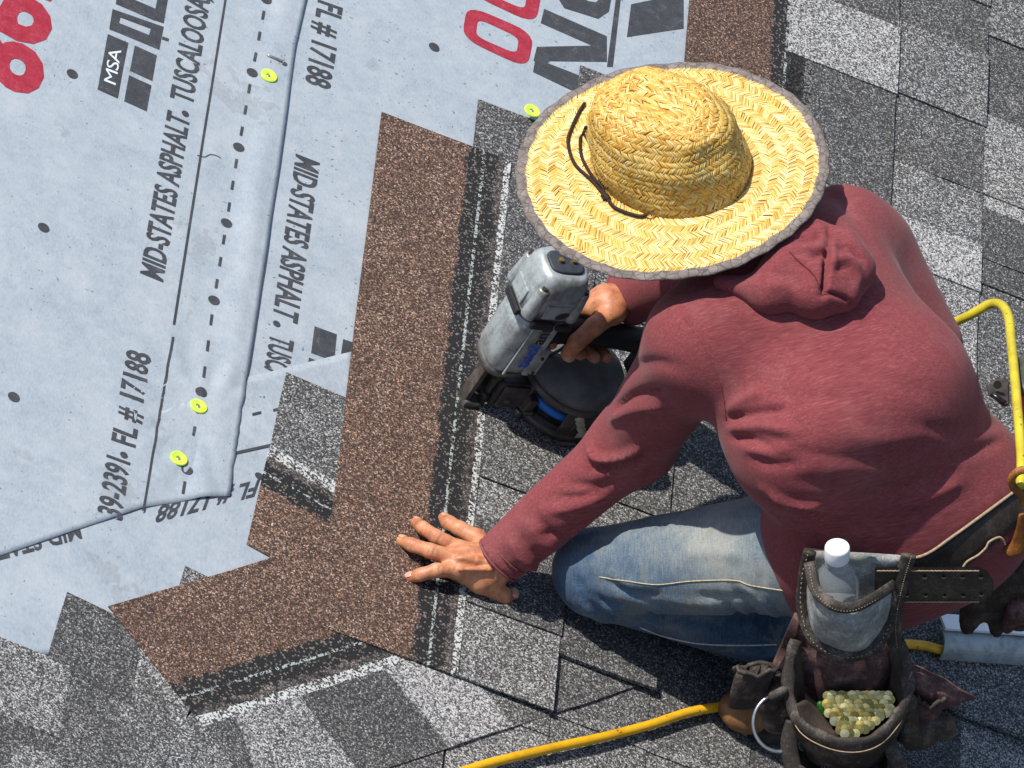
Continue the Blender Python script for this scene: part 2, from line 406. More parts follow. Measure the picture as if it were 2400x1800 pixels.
sA = coons(px((-420, 1440), (-260, -340)), edgeA[::-1], px((-420, 1440), (0, 1307), (220, 1232), (330, 1195), (470, 1172), (535, 1168)), px((-260, -340), (760, -340)), hA, 'underlayment_sheet', 90, 120)
tag(sA, 'pale grey printed underlayment sheet lapping over its neighbours, pinned by yellow-green caps', 'underlayment')
sB = coons(px((500, 1000), (660, -340)), px((1000, 1000), (1800, 400), (2000, -340)), px((500, 1000), (1000, 1000)), px((660, -340), (2000, -340)), hB, 'underlayment_sheet', 30, 40, .001)
tag(sB, 'pale grey underlayment strip with upside-down lettering running under the brown shingles', 'underlayment')
sC = coons(px((-480, 1640), (-420, 1180)), px((900, 1400), (830, 826)), px((-480, 1640), (900, 1400)), px((-420, 1180), (300, 1000), (575, 888), (830, 826)), hC, 'underlayment_sheet', 50, 30, .001)
tag(sC, 'pale grey underlayment band turned askew below the torn lower edge of the printed sheet', 'underlayment')

# printing on the sheets
def affine_text(txt, p0, p1, up, sheet, hf, mat, name='printed_lettering', bold=.0, space=1.0):
    """p0->p1 baseline in photo px, up = cap height vector in px"""
    cu_ = bpy.data.curves.new('t', 'FONT'); cu_.body = txt; cu_.size = 1; cu_.offset = bold; cu_.resolution_u = 3; cu_.space_character = space
    to = bpy.data.objects.new('t', cu_); COL.objects.link(to)
    bpy.context.view_layer.update()
    me = bpy.data.meshes.new_from_object(to.evaluated_get(bpy.context.evaluated_depsgraph_get()))
    bpy.data.objects.remove(to); bpy.data.curves.remove(cu_)
    co = np.array([v.co[:2] for v in me.vertices]); x0, x1 = co[:, 0].min(), co[:, 0].max()
    O = np.array(R(*p0)); X = np.array(R(*p1)) - O; Y = np.array(R(p0[0] + up[0], p0[1] + up[1])) - O
    st = O + ((co[:, :1] - x0) / (x1 - x0)) * X + (co[:, 1:] / .70) * Y
    V = [(s, t, float(hf(s, t)) + .0006) for s, t in st]; F = [tuple(p.vertices) for p in me.polygons]
    bpy.data.meshes.remove(me)
    o = mk(name, V, F, M[mat], sheet)
    return o
def prints(polys, sheet, hf, mat, name='printed_mark'):
    V, F = [], []
    for pg in polys:
        b = len(V); st = [R(*p) for p in pg]
        if len(st) == 4 and name in ('printed_dash', 'printed_line'):
            m = 2 if name == 'printed_dash' else 40; a_, b_, c_, d_ = map(np.array, st); st = [tuple(b_ + (c_ - b_) * i / m) for i in range(m + 1)] + [tuple(a_ + (d_ - a_) * i / m) for i in range(m, -1, -1)]
            V += [(s, t, float(hf(s, t)) + .0009) for s, t in st]; F += [(b + i, b + i + 1, b + 2 * m - i, b + 2 * m + 1 - i) for i in range(m)]; continue
        ar = sum(st[i][0] * st[(i + 1) % len(st)][1] - st[(i + 1) % len(st)][0] * st[i][1] for i in range(len(st)))
        if ar < 0: st = st[::-1]
        V += [(s, t, float(hf(s, t)) + .0006) for s, t in st]; F.append(tuple(range(b, b + len(st))))
    return mk(name, V, F, M[mat], sheet)
def disc(p, r, n=20):
    s, t = R(*p); return s, t, r, n
def dots(ps, r, sheet, hf, mat='ink', name='printed_dot'):
    for p in ps:
        s, t = R(*p); V = [(s, t, float(hf(s, t)) + .0009)] + [(s + k * math.cos(a), t + k * math.sin(a), float(hf(s + k * math.cos(a), t + k * math.sin(a))) + .0009) for k in (r * .5, r) for a in np.linspace(0, 2 * math.pi, 20, endpoint=False)]
        mk(name, V, [(0, 1 + i, 1 + (i + 1) % 20) for i in range(20)] + [(1 + i, 21 + i, 21 + (i + 1) % 20, 1 + (i + 1) % 20) for i in range(20)], M[mat], sheet)
def ring(outer, inner):
    """closed outline ring as quads (same count)"""
    n = len(outer); return [[outer[i], outer[(i + 1) % n], inner[(i + 1) % n], inner[i]] for i in range(n)]
def rrect(a, b, c, d, k=.28, n=5):
    """rounded quad through photo px corners"""
    q = [np.array(p, float) for p in (a, b, c, d)]; out = []
    for i in range(4):
        p = q[i]; pr = q[i - 1]; nx = q[(i + 1) % 4]
        s0 = p + (pr - p) * k; s1 = p + (nx - p) * k
        for j in range(n + 1):
            t = j / n; out.append(tuple((1 - t) ** 2 * s0 + 2 * t * (1 - t) * p + t * t * s1))
    return out
affine_text('MID-STATES ASPHALT', (376, 668), (440, 284), (-52, -21), sA, hA, 'ink', bold=.026)
affine_text('TUSCALOOSA, AL', (446, 254), (497, -52), (-52, -20), sA, hA, 'ink', bold=.026)
affine_text('FL # 17188', (311, 1056), (348, 841), (-54, -19), sA, hA, 'ink', bold=.026)
affine_text('39-2391', (278, 1224), (300, 1090), (-54, -19), sA, hA, 'ink', bold=.026)
affine_text('863', (78, 240), (131, -82), (-185, -70), sA, hA, 'red_ink', bold=.035)
affine_text('FL # 17188', (745, 2), (714, 196), (56, 20), sB, hB, 'ink', bold=.026)
affine_text('MID-STATES ASPHALT', (693, 364), (639, 742), (54, 21), sB, hB, 'ink', bold=.026)
affine_text('TUSCALOOSA', (633, 785), (598, 985), (54, 19), sB, hB, 'ink', bold=.026)
affine_text('FL # 17188', (607, 1128), (372, 1190), (-14, 40), sC, hC, 'ink', bold=.026)
affine_text('MID-STATES', (180, 1226), (-60, 1289), (10, 40), sC, hC, 'ink', bold=.026)
dots([(430, 273), (286, 1073)], .0055, sA, hA); dots([(646, 762)], .0055, sB, hB)
dots([(165, 180), (98, 540), (28, 937), (620, 5), (587, 176), (556, 350), (527, 528), (497, 710), (468, 924), (435, 1106)], .0084, sA, hA)
dots([(1015, 114)], .0084, sB, hB); dots([(604, 1120)], .006, sC, hC)
def dash(p, q, wpx, fr):
    p = np.array(p, float); q = np.array(q, float); d = q - p; wv = np.array([wpx, wpx * .3])
    a = p + d * fr[0]; b = p + d * fr[1]; return [tuple(a - wv), tuple(a + wv), tuple(b + wv), tuple(b - wv)]
dl = [(620, 5), (587, 176), (556, 350), (527, 528), (497, 710), (468, 924), (435, 1106), (420, 1190)]
dd = []
for a, b in zip(dl[:-1], dl[1:]):
    k = 3 if b[1] - a[1] > 120 else 1
    for i in range(k):
        c = (i + .75) / (k + .5); dd.append(dash(a, b, 3.2, (c - .062 * 3 / k * .95, c + .062 * 3 / k * .95)))
for q in dd: prints([q], sA, hA, 'ink', 'printed_dash')
prints([[(532, -60), (537, -60), (406, 768), (400, 767)], [(398, 797), (404, 797), (334, 1203), (328, 1206)]], sA, hA, 'ink', 'printed_line')
for q in ([(544, 1064), (634, 1044), (634, 1051), (544, 1071)], [(588, 973), (609, 968), (609, 974), (588, 979)], [(637, 963), (655, 959), (655, 965), (637, 969)], [(540, 985), (561, 980), (561, 986), (540, 991)]): prints([q], sC, hC, 'ink', 'printed_dash')
# block logo
z6 = lambda x, y: (200 + x / 7.54, 60 + y / 7.54)
prints([[z6(*p) for p in q] for q in ([(365, 200), (725, 360), (545, 1335), (185, 1175)], [(840, 405), (1230, 580), (1150, 1030), (750, 855)], [(735, 935), (1135, 1110), (1055, 1560), (655, 1385)])], sA, hA, 'ink', 'printed_logo')
affine_text('MSA', z6(500, 1110), z6(600, 500), (-28, -11), sA, lambda s, t: hA(s, t) + .0005, 'pale_ink', bold=.0, space=.9)
qo = [z6(*p) for p in ((440, -90), (385, 95), (1250, 490), (1330, 60), (1000, -90), (800, -170))]
z1 = lambda x, y: (x / 1.843, y / 1.843)
prints(ring([z1(*p) for p in ((478, 52), (464, 138), (680, 228), (700, 128))], [z1(*p) for p in ((512, 88), (506, 112), (636, 164), (644, 136))]), sA, hA, 'ink', 'printed_logo')
prints([[z1(*p) for p in q] for q in ([(694, 170), (722, 180), (719, 192), (691, 183)], [(500, -20), (492, 30), (660, 100), (668, 50)], [(664, 50), (656, 98), (700, 112), (728, -60), (688, -70)])], sA, hA, 'ink', 'printed_logo')
# red rounded letters, big dark letters on the strip under the hat
prints(ring(rrect((1093, 14), (1080, 92), (1234, 165), (1250, 82), k=.33), rrect((1118, 46), (1113, 88), (1208, 130), (1214, 91), k=.28)) , sB, hB, 'red_ink', 'printed_lettering')
prints(ring(rrect((1112, -90), (1099, -12), (1253, 61), (1269, -22), k=.33), rrect((1137, -58), (1132, -16), (1227, 26), (1233, -13), k=.28)), sB, hB, 'red_ink', 'printed_lettering')
prints([[(1273, 24), (1265, 57), (1385, 110), (1420, 88)], [(1385, 110), (1256, 113), (1248, 146), (1420, 148), (1420, 88)], [(1257, 113), (1247, 172), (1390, 240), (1420, 205), (1283, 152), (1283, 146)]], sB, hB, 'ink', 'printed_lettering')
prints([[(1300, -10), (1320, 22), (1400, 47), (1425, 30), (1434, -20), (1450, -80), (1420, -80), (1405, -2), (1395, 8), (1378, 6), (1330, -16), (1300, -30)], [(1445, -30), (1456, -30), (1434, 160), (1420, 160)], [(1477, 13), (1467, 90), (1600, 70), (1600, -12)]], sB, hB, 'ink', 'printed_lettering')
prints([[(735, 768), (787, 787), (781, 850), (727, 830)], [(722, 841), (750, 852), (719, 860)], [(802, 798), (826, 806), (820, 846), (796, 838)]], sB, hB, 'ink', 'printed_logo')
# a loose thread and scuffs
thr = [roof_pt(*R(x, y), float(hA(*R(x, y))) + .001) for x, y in ((458, 370), (475, 374), (488, 368), (503, 370), (514, 376))]
V, F = tube(catmull(thr, 5), .0005, 5); tag(mk('loose_thread', V, F, M['ink'], None, True), 'thin dark loose thread crossing the long solid printed line', 'thread')

# ------------------------------------------------------------------ distance-field modelling (person, hood, boots, bags)
def caps(p, a, b, r0, r1=None, bax=None, kb=1., pw=2.):
    """tapered capsule distance; bax/kb widen it along one axis"""
    r1 = r0 if r1 is None else r1
    a = np.asarray(a, float); b = np.asarray(b, float)
    if bax is not None:
        bx = np.asarray(bax, float); bx = bx / np.linalg.norm(bx); g = 1 / kb - 1
        p = p + ((p - a) @ bx)[:, None] * bx * g; b = b + ((b - a) @ bx) * bx * g
    ab = b - a; L = ab @ ab + 1e-12
    t = np.clip(((p - a) @ ab) / L, 0, 1)
    q = p - a - t[:, None] * ab
    if bax is not None and pw != 2.:
        qb = q @ bx; n2 = np.sqrt(np.maximum(0, (q * q).sum(1) - qb * qb)); return (np.abs(qb) ** pw + n2 ** pw) ** (1 / pw) - (r0 + t * (r1 - r0))
    return np.linalg.norm(q, axis=1) - (r0 + t * (r1 - r0))
def chain(p, pts, rs, k=.0):
    d = None
    for i in range(len(pts) - 1):
        c = caps(p, pts[i], pts[i + 1], rs[i], rs[i + 1]); d = c if d is None else smin(d, c, k) if k else np.minimum(d, c)
    return d
def ell(p, c, rad, fr=np.eye(3)):
    q = ((p - np.asarray(c)) @ np.asarray(fr).T) / np.asarray(rad); n = np.linalg.norm(q, axis=1)
    return (n - 1) * min(rad)
def smin(a, b, k):
    h = np.clip(.5 + .5 * (b - a) / k, 0, 1); return b + (a - b) * h - k * h * (1 - h)
def smax(a, b, k): return -smin(-a, -b, k)
def snet(f, lo, hi, h):
    """surface nets of a distance field"""
    lo = np.asarray(lo, float); n = np.ceil((np.asarray(hi) - lo) / h).astype(int) + 1
    ax = [lo[i] + h * np.arange(n[i]) for i in range(3)]
    vol = np.empty(n, np.float32)
    for i in range(n[0]):
        Y, Z = np.meshgrid(ax[1], ax[2], indexing='ij')
        vol[i] = f(np.stack([np.full(Y.size, ax[0][i]), Y.ravel(), Z.ravel()], 1)).reshape(n[1], n[2])
    ins = vol < 0
    cs = [(i, j, k) for i in (0, 1) for j in (0, 1) for k in (0, 1)]
    sl_ = lambda A, c: A[c[0]:n[0] - 1 + c[0], c[1]:n[1] - 1 + c[1], c[2]:n[2] - 1 + c[2]]
    cnt = sum(sl_(ins, c).astype(np.int8) for c in cs); act = (cnt > 0) & (cnt < 8)
    idx = np.full(act.shape, -1, np.int64); cells = np.argwhere(act); idx[act] = np.arange(len(cells))
    cv = np.stack([vol[cells[:, 0] + c[0], cells[:, 1] + c[1], cells[:, 2] + c[2]] for c in cs], 1)
    acc = np.zeros((len(cells), 3)); num = np.zeros(len(cells))
    for a in range(8):
        for b in range(a + 1, 8):
            ca, cb_ = np.array(cs[a]), np.array(cs[b])
            if abs(ca - cb_).sum() != 1: continue
            m = (cv[:, a] < 0) != (cv[:, b] < 0)
            t = np.where(m, cv[:, a] / (cv[:, a] - cv[:, b] + 1e-20), 0)
            acc += np.where(m[:, None], ca + t[:, None] * (cb_ - ca), 0); num += m
    V = lo + h * (cells + acc / num[:, None])
    F = []
    for d in range(3):
        e = [0, 0, 0]; e[d] = 1; u, w_ = (d + 1) % 3, (d + 2) % 3
        s0 = [slice(0, n[i] - e[i]) for i in range(3)]; s1 = [slice(e[i], n[i]) for i in range(3)]
        A = ins[tuple(s0)]; B = ins[tuple(s1)]
        g = np.argwhere(A != B)
        g = g[(g[:, u] > 0) & (g[:, w_] > 0) & (g[:, u] < n[u] - 1) & (g[:, w_] < n[w_] - 1)]
        du = np.zeros(3, int); du[u] = 1; dw = np.zeros(3, int); dw[w_] = 1
        q = [idx[tuple((g - o).T)] for o in (0 * du, du, du + dw, dw)]
        q = np.stack(q, 1); fl = ~A[tuple(g.T)]
        q[fl] = q[fl][:, ::-1]; F.append(q)
    return V, np.concatenate(F)
def vnormals(V, F):
    F = np.asarray(F); nrm = np.zeros_like(V)
    fn = np.cross(V[F[:, 2]] - V[F[:, 0]], V[F[:, 3]] - V[F[:, 1]])
    for i in range(4): np.add.at(nrm, F[:, i], fn)
    return nrm / (np.linalg.norm(nrm, axis=1)[:, None] + 1e-12)
def relax(V, F, it=2, lam=.5):
    F = np.asarray(F); E = np.concatenate([F[:, [0, 1]], F[:, [1, 2]], F[:, [2, 3]], F[:, [3, 0]]])
    deg = np.zeros(len(V)); np.add.at(deg, E[:, 0], 1); np.add.at(deg, E[:, 1], 1)
    for _ in range(it):
        s = np.zeros_like(V); np.add.at(s, E[:, 0], V[E[:, 1]]); np.add.at(s, E[:, 1], V[E[:, 0]])
        V = V + lam * (s / deg[:, None] - V)
    return V
def bvh_of(V, F): return BVHTree.FromPolygons([tuple(v) for v in V], [tuple(int(i) for i in f) for f in F])
def hit(bv, x, y, off=0.):
    d = ray(x, y); r = bv.ray_cast(Vector(CAM), Vector(d))
    if r[0] is None:
        r = bv.find_nearest(Vector(CAM + d * 9.7)); return np.array(r[0]) + off * np.array(r[1])
    nn = np.array(r[1]); nn = nn if nn @ d < 0 else -nn
    return np.array(r[0]) + nn * off
def line_on(bv, pxs, off=0., n=6):
    """photo-measured polyline laid onto a surface"""
    q = catmull([np.array(p, float) for p in pxs], n); return [hit(bv, a[0], a[1], off) for a in q]
def seg_dist(Pq, pl):
    d = np.full(len(Pq), 9.)
    for a, b in zip(pl[:-1], pl[1:]):
        ab = b - a; t = np.clip(((Pq - a) @ ab) / (ab @ ab + 1e-12), 0, 1)
        d = np.minimum(d, np.linalg.norm(Pq - a - t[:, None] * ab, axis=1))
    return d
def creases(V, F, specs):
    """raise or sink cloth folds along measured lines: (px points, amplitude, width)"""
    bv = bvh_of(V, F); nn = vnormals(V, F); dsp = np.zeros(len(V))
    for pts, amp, wd in specs:
        pl = line_on(bv, pts, 0, 4); c = np.mean(pl, axis=0); rr = max(np.linalg.norm(q - c) for q in pl) + 4 * wd
        near = np.where(np.linalg.norm(V - c, axis=1) < rr)[0]
        d = seg_dist(V[near], pl)
        ends = np.minimum(np.linalg.norm(V[near] - pl[0], axis=1), np.linalg.norm(V[near] - pl[-1], axis=1)) / (3 * wd)
        dsp[near] += amp * np.exp(-(d / wd) ** 2) * np.clip(.25 + ends, 0, 1)
    return V + nn * dsp[:, None]
def bounds(pts, pad):
    a = np.array(pts); return a.min(0) - pad, a.max(0) + pad

# ------------------------------------------------------------------ cloth and skin materials
def mat_shirt():
    t = NT('heather_jersey'); v = t.coord()
    q = t.mapping(v, (1, 1, 1), (0, 0, R_(-20)))
    a = t.noise(t.mapping(q, (60, 900, 900)), 1, 2, .6); b = t.noise(v, 7, 4, .6); c3 = t.noise(t.mapping(q, (30, 330, 330)), 1, 2, .6)
    f = t.math('ADD', t.math('MULTIPLY', a, .62), t.math('MULTIPLY', c3, .38))
    c = t.ramp(f, [(.26, (.115, .026, .031)), (.42, (.180, .040, .045)), (.56, (.230, .055, .059)), (.74, (.33, .115, .112))])
    c = t.mix(t.math('MULTIPLY', t.math('GREATER_THAN', b, .55), .35), c, t.mix(1., c, (.88, .82, .88), 'MULTIPLY'))
    dust = t.math('MULTIPLY', t.math('SUBTRACT', t.noise(v, 9, 5, .7), .50), 1.4, clamp=True)
    c = t.mix(t.math('MULTIPLY', dust, .50), c, (.44, .25, .23))
    sw = t.math('MULTIPLY', t.math('SUBTRACT', t.noise(v, 4.5, 4, .6), .52), 2.2, clamp=True)
    c = t.mix(t.math('MULTIPLY', sw, .55), c, t.mix(1., c, (.62, .58, .60), 'MULTIPLY'))
    t.base(c); t.bump(a, .22, .0008); t.b.inputs['Sheen Weight'].default_value = .08
    return t.set(.92, 0, .15)
def mat_denim():
    t = NT('worn_denim'); v = t.coord()
    a = t.noise(t.mapping(v, (60, 700, 700)), 1, 2, .6); b = t.noise(t.mapping(v, (700, 70, 70)), 1, 2, .6); big = t.noise(v, 9, 5, .65)
    f = t.math('ADD', t.math('ADD', t.math('MULTIPLY', a, .25), t.math('MULTIPLY', b, .25)), t.math('MULTIPLY', big, .62))
    # paler with height, palest on top of the thigh
    w0 = t.sep(v)[2]
    g = t.math('MULTIPLY', t.math('SUBTRACT', w0, .055), 6.5, clamp=True)
    f = t.math('ADD', f, t.math('MULTIPLY', g, .27))
    c = t.ramp(f, [(.36, (.010, .025, .058)), (.52, (.030, .065, .125)), (.66, (.085, .128, .178)), (.82, (.215, .240, .240)), (.96, (.34, .335, .300))])
    dirt = t.noise(v, 22, 4, .7)
    c = t.mix(t.math('MULTIPLY', t.math('GREATER_THAN', dirt, .60), .35), c, (.20, .17, .11))
    t.base(c); t.bump(t.math('ADD', a, b), .4, .0012); t.b.inputs['Sheen Weight'].default_value = .1
    return t.set(.9, 0, .2)
def mat_skin():
    t = NT('skin'); v = t.coord(); a = t.noise(v, 60, 4, .6); b = t.noise(v, 420, 3, .6)
    c = t.ramp(t.math('ADD', t.math('MULTIPLY', a, .7), t.math('MULTIPLY', t.noise(v, 26, 3), .3)), [(.34, (.36, .120, .055)), (.5, (.53, .215, .105)), (.64, (.64, .30, .16))])
    c = t.mix(t.math('MULTIPLY', t.math('GREATER_THAN', t.noise(v, 150, 3, .7), .63), .45), c, (.26, .09, .05))
    t.base(c); t.bump(b, .35, .0007); t.b.inputs['Subsurface Weight'].default_value = .12; t.b.inputs['Subsurface Radius'].default_value = (.01, .004, .002)
    return t.set(.48, 0, .45)
M['shirt'] = mat_shirt(); M['denim'] = mat_denim(); M['skin'] = mat_skin()
M['nail_skin'] = simple('fingernail', (.60, .32, .22), .35, 0, .5, .1)
M['boot'] = simple('boot_leather', (.055, .032, .022), .6, 0, .4, .5, 40, .4)
M['boot_tan'] = simple('boot_tan_leather', (.21, .098, .034), .6, 0, .4, .4, 60, .3)
M['rubber'] = simple('boot_rubber', (.04, .034, .028), .75, 0, .3, .4, 80, .4)
M['hair'] = simple('hair', (.015, .012, .010), .5, 0, .4, .3, 200, .3)
M['thread'] = simple('seam_thread', (.50, .42, .26), .8, 0, .2, .3, 300)
M['thread_pale'] = simple('pale_thread', (.55, .56, .55), .85, 0, .2, .3, 300)

# ------------------------------------------------------------------ the roofer
J = {k: P(*v) for k, v in dict(Lsh=(1640, 805, .53), Rsh=(1962, 562, .582), chest=(1850, 715, .562), neck=(1835, 600, .595), mid=(1990, 965, .54), pel=(2125, 1195, .42),
     Lhip=(1960, 1285, .355), Rhip=(2310, 1160, .465), Lel=(1488, 1035, .275), Lwr=(1160, 1320, .052), knee=(1400, 1338, .086), ank=(1845, 1490, .075),
     Rel=(1770, 570, .45), Rwr=(1462, 700, .19), butt=(2090, 1285, .35), hat=(1575, 389, .62)).items()}
unit = lambda v: np.asarray(v) / np.linalg.norm(v)
hipax = unit(J['Rhip'] - J['Lhip']); shax = unit(J['Rsh'] - J['Lsh']); midax = unit(hipax + shax)
FACE = unit(np.array([-(J['Rsh'] - J['Lsh'])[1], (J['Rsh'] - J['Lsh'])[0], 0]))
Rkn = np.array([.46, -.06, .16]); Rft = roof_pt(*[float(np.array([.53, -.12, 0]) @ D), float(np.array([.53, -.12, 0]) @ C)], .07)
LAT = P(2130, 820, .50); LA0 = P(2030, 600, .555)
def sdf_trunk(p, o=0.):
    d = caps(p, J['butt'], J['pel'], .106 + o, .110 + o, hipax, 1.42, 2.6)
    d = smin(d, caps(p, J['pel'], J['mid'], .106 + o, .104 + o, unit(hipax * 2 + shax), 1.50, 2.35), .03)
    d = smin(d, caps(p, J['mid'], J['chest'], .104 + o, .098 + o, unit(hipax + shax * 1.6), 1.58, 2.35), .04)
    d = smin(d, caps(p, J['Lsh'], J['Rsh'], .064 + o, .060 + o), .06)
    d = smin(d, caps(p, LA0, LAT, .066 + o, .072 + o), .06); d = smin(d, caps(p, J['chest'], J['neck'], .085 + o, .060 + o), .06)
    return d
def sdf_larm(p, o=0.):
    d = caps(p, J['Lsh'], J['Lel'], .064 + o, .052 + o)
    d = smin(d, caps(p, J['Lel'], J['Lwr'], .050 + o, .0365 + o), .03); return d
def sdf_rarm(p, o=0.):
    d = caps(p, J['Rsh'], J['Rel'], .064 + o, .050 + o)
    return smin(d, caps(p, J['Rel'], J['Rwr'], .048 + o, .040 + o), .03)
Ld = unit(J['Lwr'] - J['Lel']); Rd = unit(J['Rwr'] - J['Rel'])
Lcut = J['Lwr'] - Ld * .006; Rcut = J['Rwr'] - Rd * .010
def sdf_shirt(p):
    la = np.maximum(sdf_larm(p), (p - Lcut) @ Ld); la = np.maximum(la, -np.maximum(caps(p, Lcut - Ld * .018, Lcut + Ld * .05, .0272), -((p - Lcut + Ld * .018) @ Ld)))
    ra = np.maximum(sdf_rarm(p), (p - Rcut) @ Rd); ra = np.maximum(ra, -np.maximum(caps(p, Rcut - Rd * .03, Rcut + Rd * .05, .033), -((p - Rcut + Rd * .03) @ Rd)))
    d = smin(sdf_trunk(p), la, .035)
    d = smin(d, ra, .035)
    # loose cloth: hem hanging over the hips
    d = smin(d, caps(p, J['Lhip'] + UP * .01, J['Rhip'] - UP * .02 - hipax * .035, .092, .092), .05)
    # cut the neck opening
    return np.maximum(d, -caps(p, J['neck'] + unit(J['hat'] - J['neck']) * .03, J['hat'], .052, .06))
lo, hi = bounds([J[k] for k in ('Lsh', 'Rsh', 'chest', 'mid', 'pel', 'Lel', 'Lwr', 'Rel', 'Rwr', 'butt', 'Lhip', 'Rhip')], .19)
V, F = snet(sdf_shirt, lo, hi, .0052)
V = relax(V, F, 2)
CR = [([(1705, 985), (1770, 968), (1845, 960)], -.0055, .007), ([(1712, 1003), (1780, 1000), (1860, 1012)], .0045, .008), ([(1712, 1022), (1770, 1035), (1830, 1062)], -.004, .007), ([(1700, 968), (1745, 935), (1800, 915)], .0035, .009),
      ([(1380, 1045), (1398, 1076), (1452, 1072), (1505, 1048)], .006, .006), ([(1392, 1095), (1450, 1092), (1512, 1066)], -.005, .006), ([(1440, 955), (1490, 925), (1552, 918)], -.0045, .007), ([(1430, 985), (1490, 960), (1560, 950)], .004, .008),
      ([(1330, 1130), (1400, 1140), (1460, 1120)], -.003, .008), ([(1280, 1200), (1340, 1190), (1410, 1170)], .003, .008), ([(1300, 1165), (1360, 1165), (1430, 1145)], -.0025, .006), ([(1260, 1255), (1320, 1250), (1390, 1215)], -.003, .007),
      ([(1195, 1262), (1222, 1312), (1262, 1335)], .004, .006), ([(1215, 1248), (1250, 1298), (1310, 1318)], -.004, .006), ([(1240, 1230), (1280, 1278), (1345, 1290)], .0035, .006), ([(1180, 1290), (1200, 1330), (1238, 1356)], -.0035, .005), ([(1265, 1215), (1305, 1255), (1365, 1262)], -.003, .006),
      ([(1600, 735), (1655, 815), (1690, 905), (1702, 985)], -.0022, .004), ([(1795, 1150), (1850, 1178), (1935, 1185)], .0055, .008), ([(1800, 1172), (1855, 1202), (1930, 1208)], -.0045, .007), ([(1815, 1205), (1870, 1232), (1960, 1238)], .0035, .008),
      ([(1760, 1075), (1810, 1090), (1880, 1085)], -.003, .009), ([(1740, 1050), (1800, 1055), (1870, 1045)], .003, .009), ([(1850, 1120), (1930, 1135), (2020, 1120)], -.002, .012), ([(2000, 1150), (2120, 1140), (2230, 1095)], -.0025, .012), ([(2050, 1190), (2150, 1175), (2260, 1125)], .003, .010),
      ([(1760, 1010), (1900, 1062), (2080, 1085)], -.0022, .012), ([(1900, 810), (2050, 885), (2200, 930)], -.0016, .016), ([(1780, 900), (1880, 930), (2000, 935)], -.0018, .011), ([(1930, 1000), (2060, 1030), (2200, 1010)], .0018, .014), ([(2150, 1000), (2250, 1010), (2340, 990)], -.002, .010), ([(2180, 1080), (2270, 1065), (2350, 1030)], -.0025, .008), ([(2340, 985), (2368, 985), (2386, 1005)], .006, .007), ([(1660, 720), (1740, 740), (1850, 790)], .0018, .014), ([(1480, 860), (1530, 850), (1590, 860)], -.003, .010), ([(1900, 420), (1970, 470), (2030, 560)], -.002, .014)]
V = creases(V, F, [(a, b * 1.7, c * .85) for a, b, c in CR])
sn = smoothnoise(11, 10, 5., 14.); sn2 = smoothnoise(12, 10, 5., 14.)
nn = vnormals(V, F); V = V + nn * (.0016 * (sn(V[:, 0] * 1.0, V[:, 1]) + sn2(V[:, 2], V[:, 0] - V[:, 1])))[:, None]
shirtV, shirtF = V, F
BV_SHIRT = bvh_of(V, F)

# body (skin): trunk, head, limbs and both hands, one figure
HC = J['hat']                                             # brim plane centre
head_c = HC - UP * .045 + FACE * .005
SIDE = unit(np.cross(FACE, UP))
HF = np.stack([FACE, SIDE, UP])
def sdf_head(p):
    d = ell(p, head_c + UP * .01, (.098, .076, .085), HF)
    jaw = head_c + FACE * .045 - UP * .085
    d = smin(d, ell(p, jaw, (.052, .052, .055), HF), .045)
    d = smin(d, ell(p, head_c + FACE * .052 - UP * .035, (.045, .055, .05), HF), .03)
    d = smin(d, caps(p, head_c + FACE * .096 - UP * .025, head_c + FACE * .114 - UP * .062, .008, .013), .014)      # nose
    for s in (-1, 1):
        d = smin(d, ell(p, head_c + SIDE * s * .078 - FACE * .008 - UP * .045, (.017, .007, .03), HF), .006)        # ears
        d = smax(d, -ell(p, head_c + FACE * .10 + SIDE * s * .031 - UP * .03, (.016, .019, .012), HF), .01)         # eye sockets
        d = smin(d, ell(p, head_c + FACE * .083 + SIDE * s * .031 - UP * .031, (.012, .013, .011), HF), .003)       # eyes
    m0 = head_c + FACE * .098 - UP * .087
    d = smin(d, caps(p, m0 + SIDE * -.02, m0 + SIDE * .02, .0065), .008)                                            # lips
    d = smax(d, -caps(p, m0 + FACE * .007 + SIDE * -.022, m0 + FACE * .007 + SIDE * .022, .0016), .003)
    return smin(d, caps(p, head_c - UP * .06 - FACE * .02, J['neck'], .052, .056), .03)
def sdf_body(p):
    d = smin(sdf_trunk(p, -.016), sdf_head(p), .02)
    d = np.minimum(d, np.minimum(np.maximum(sdf_larm(p, -.0125), (p - J['Lwr']) @ Ld), np.maximum(sdf_rarm(p, -.012), (p - J['Rwr']) @ Rd)))
    d = smin(d, caps(p, J['Lhip'], J['knee'], .072, .050), .02); d = smin(d, caps(p, J['knee'], J['ank'], .046, .036), .02)
    d = smin(d, caps(p, J['Rhip'], Rkn, .072, .050), .02); d = smin(d, caps(p, Rkn, Rft, .046, .036), .02)
    return d
lo, hi = bounds([J[k] for k in J] + [Rkn, Rft, head_c + UP * .02], .16)
bodyV, bodyF = snet(sdf_body, lo, hi, .0082)
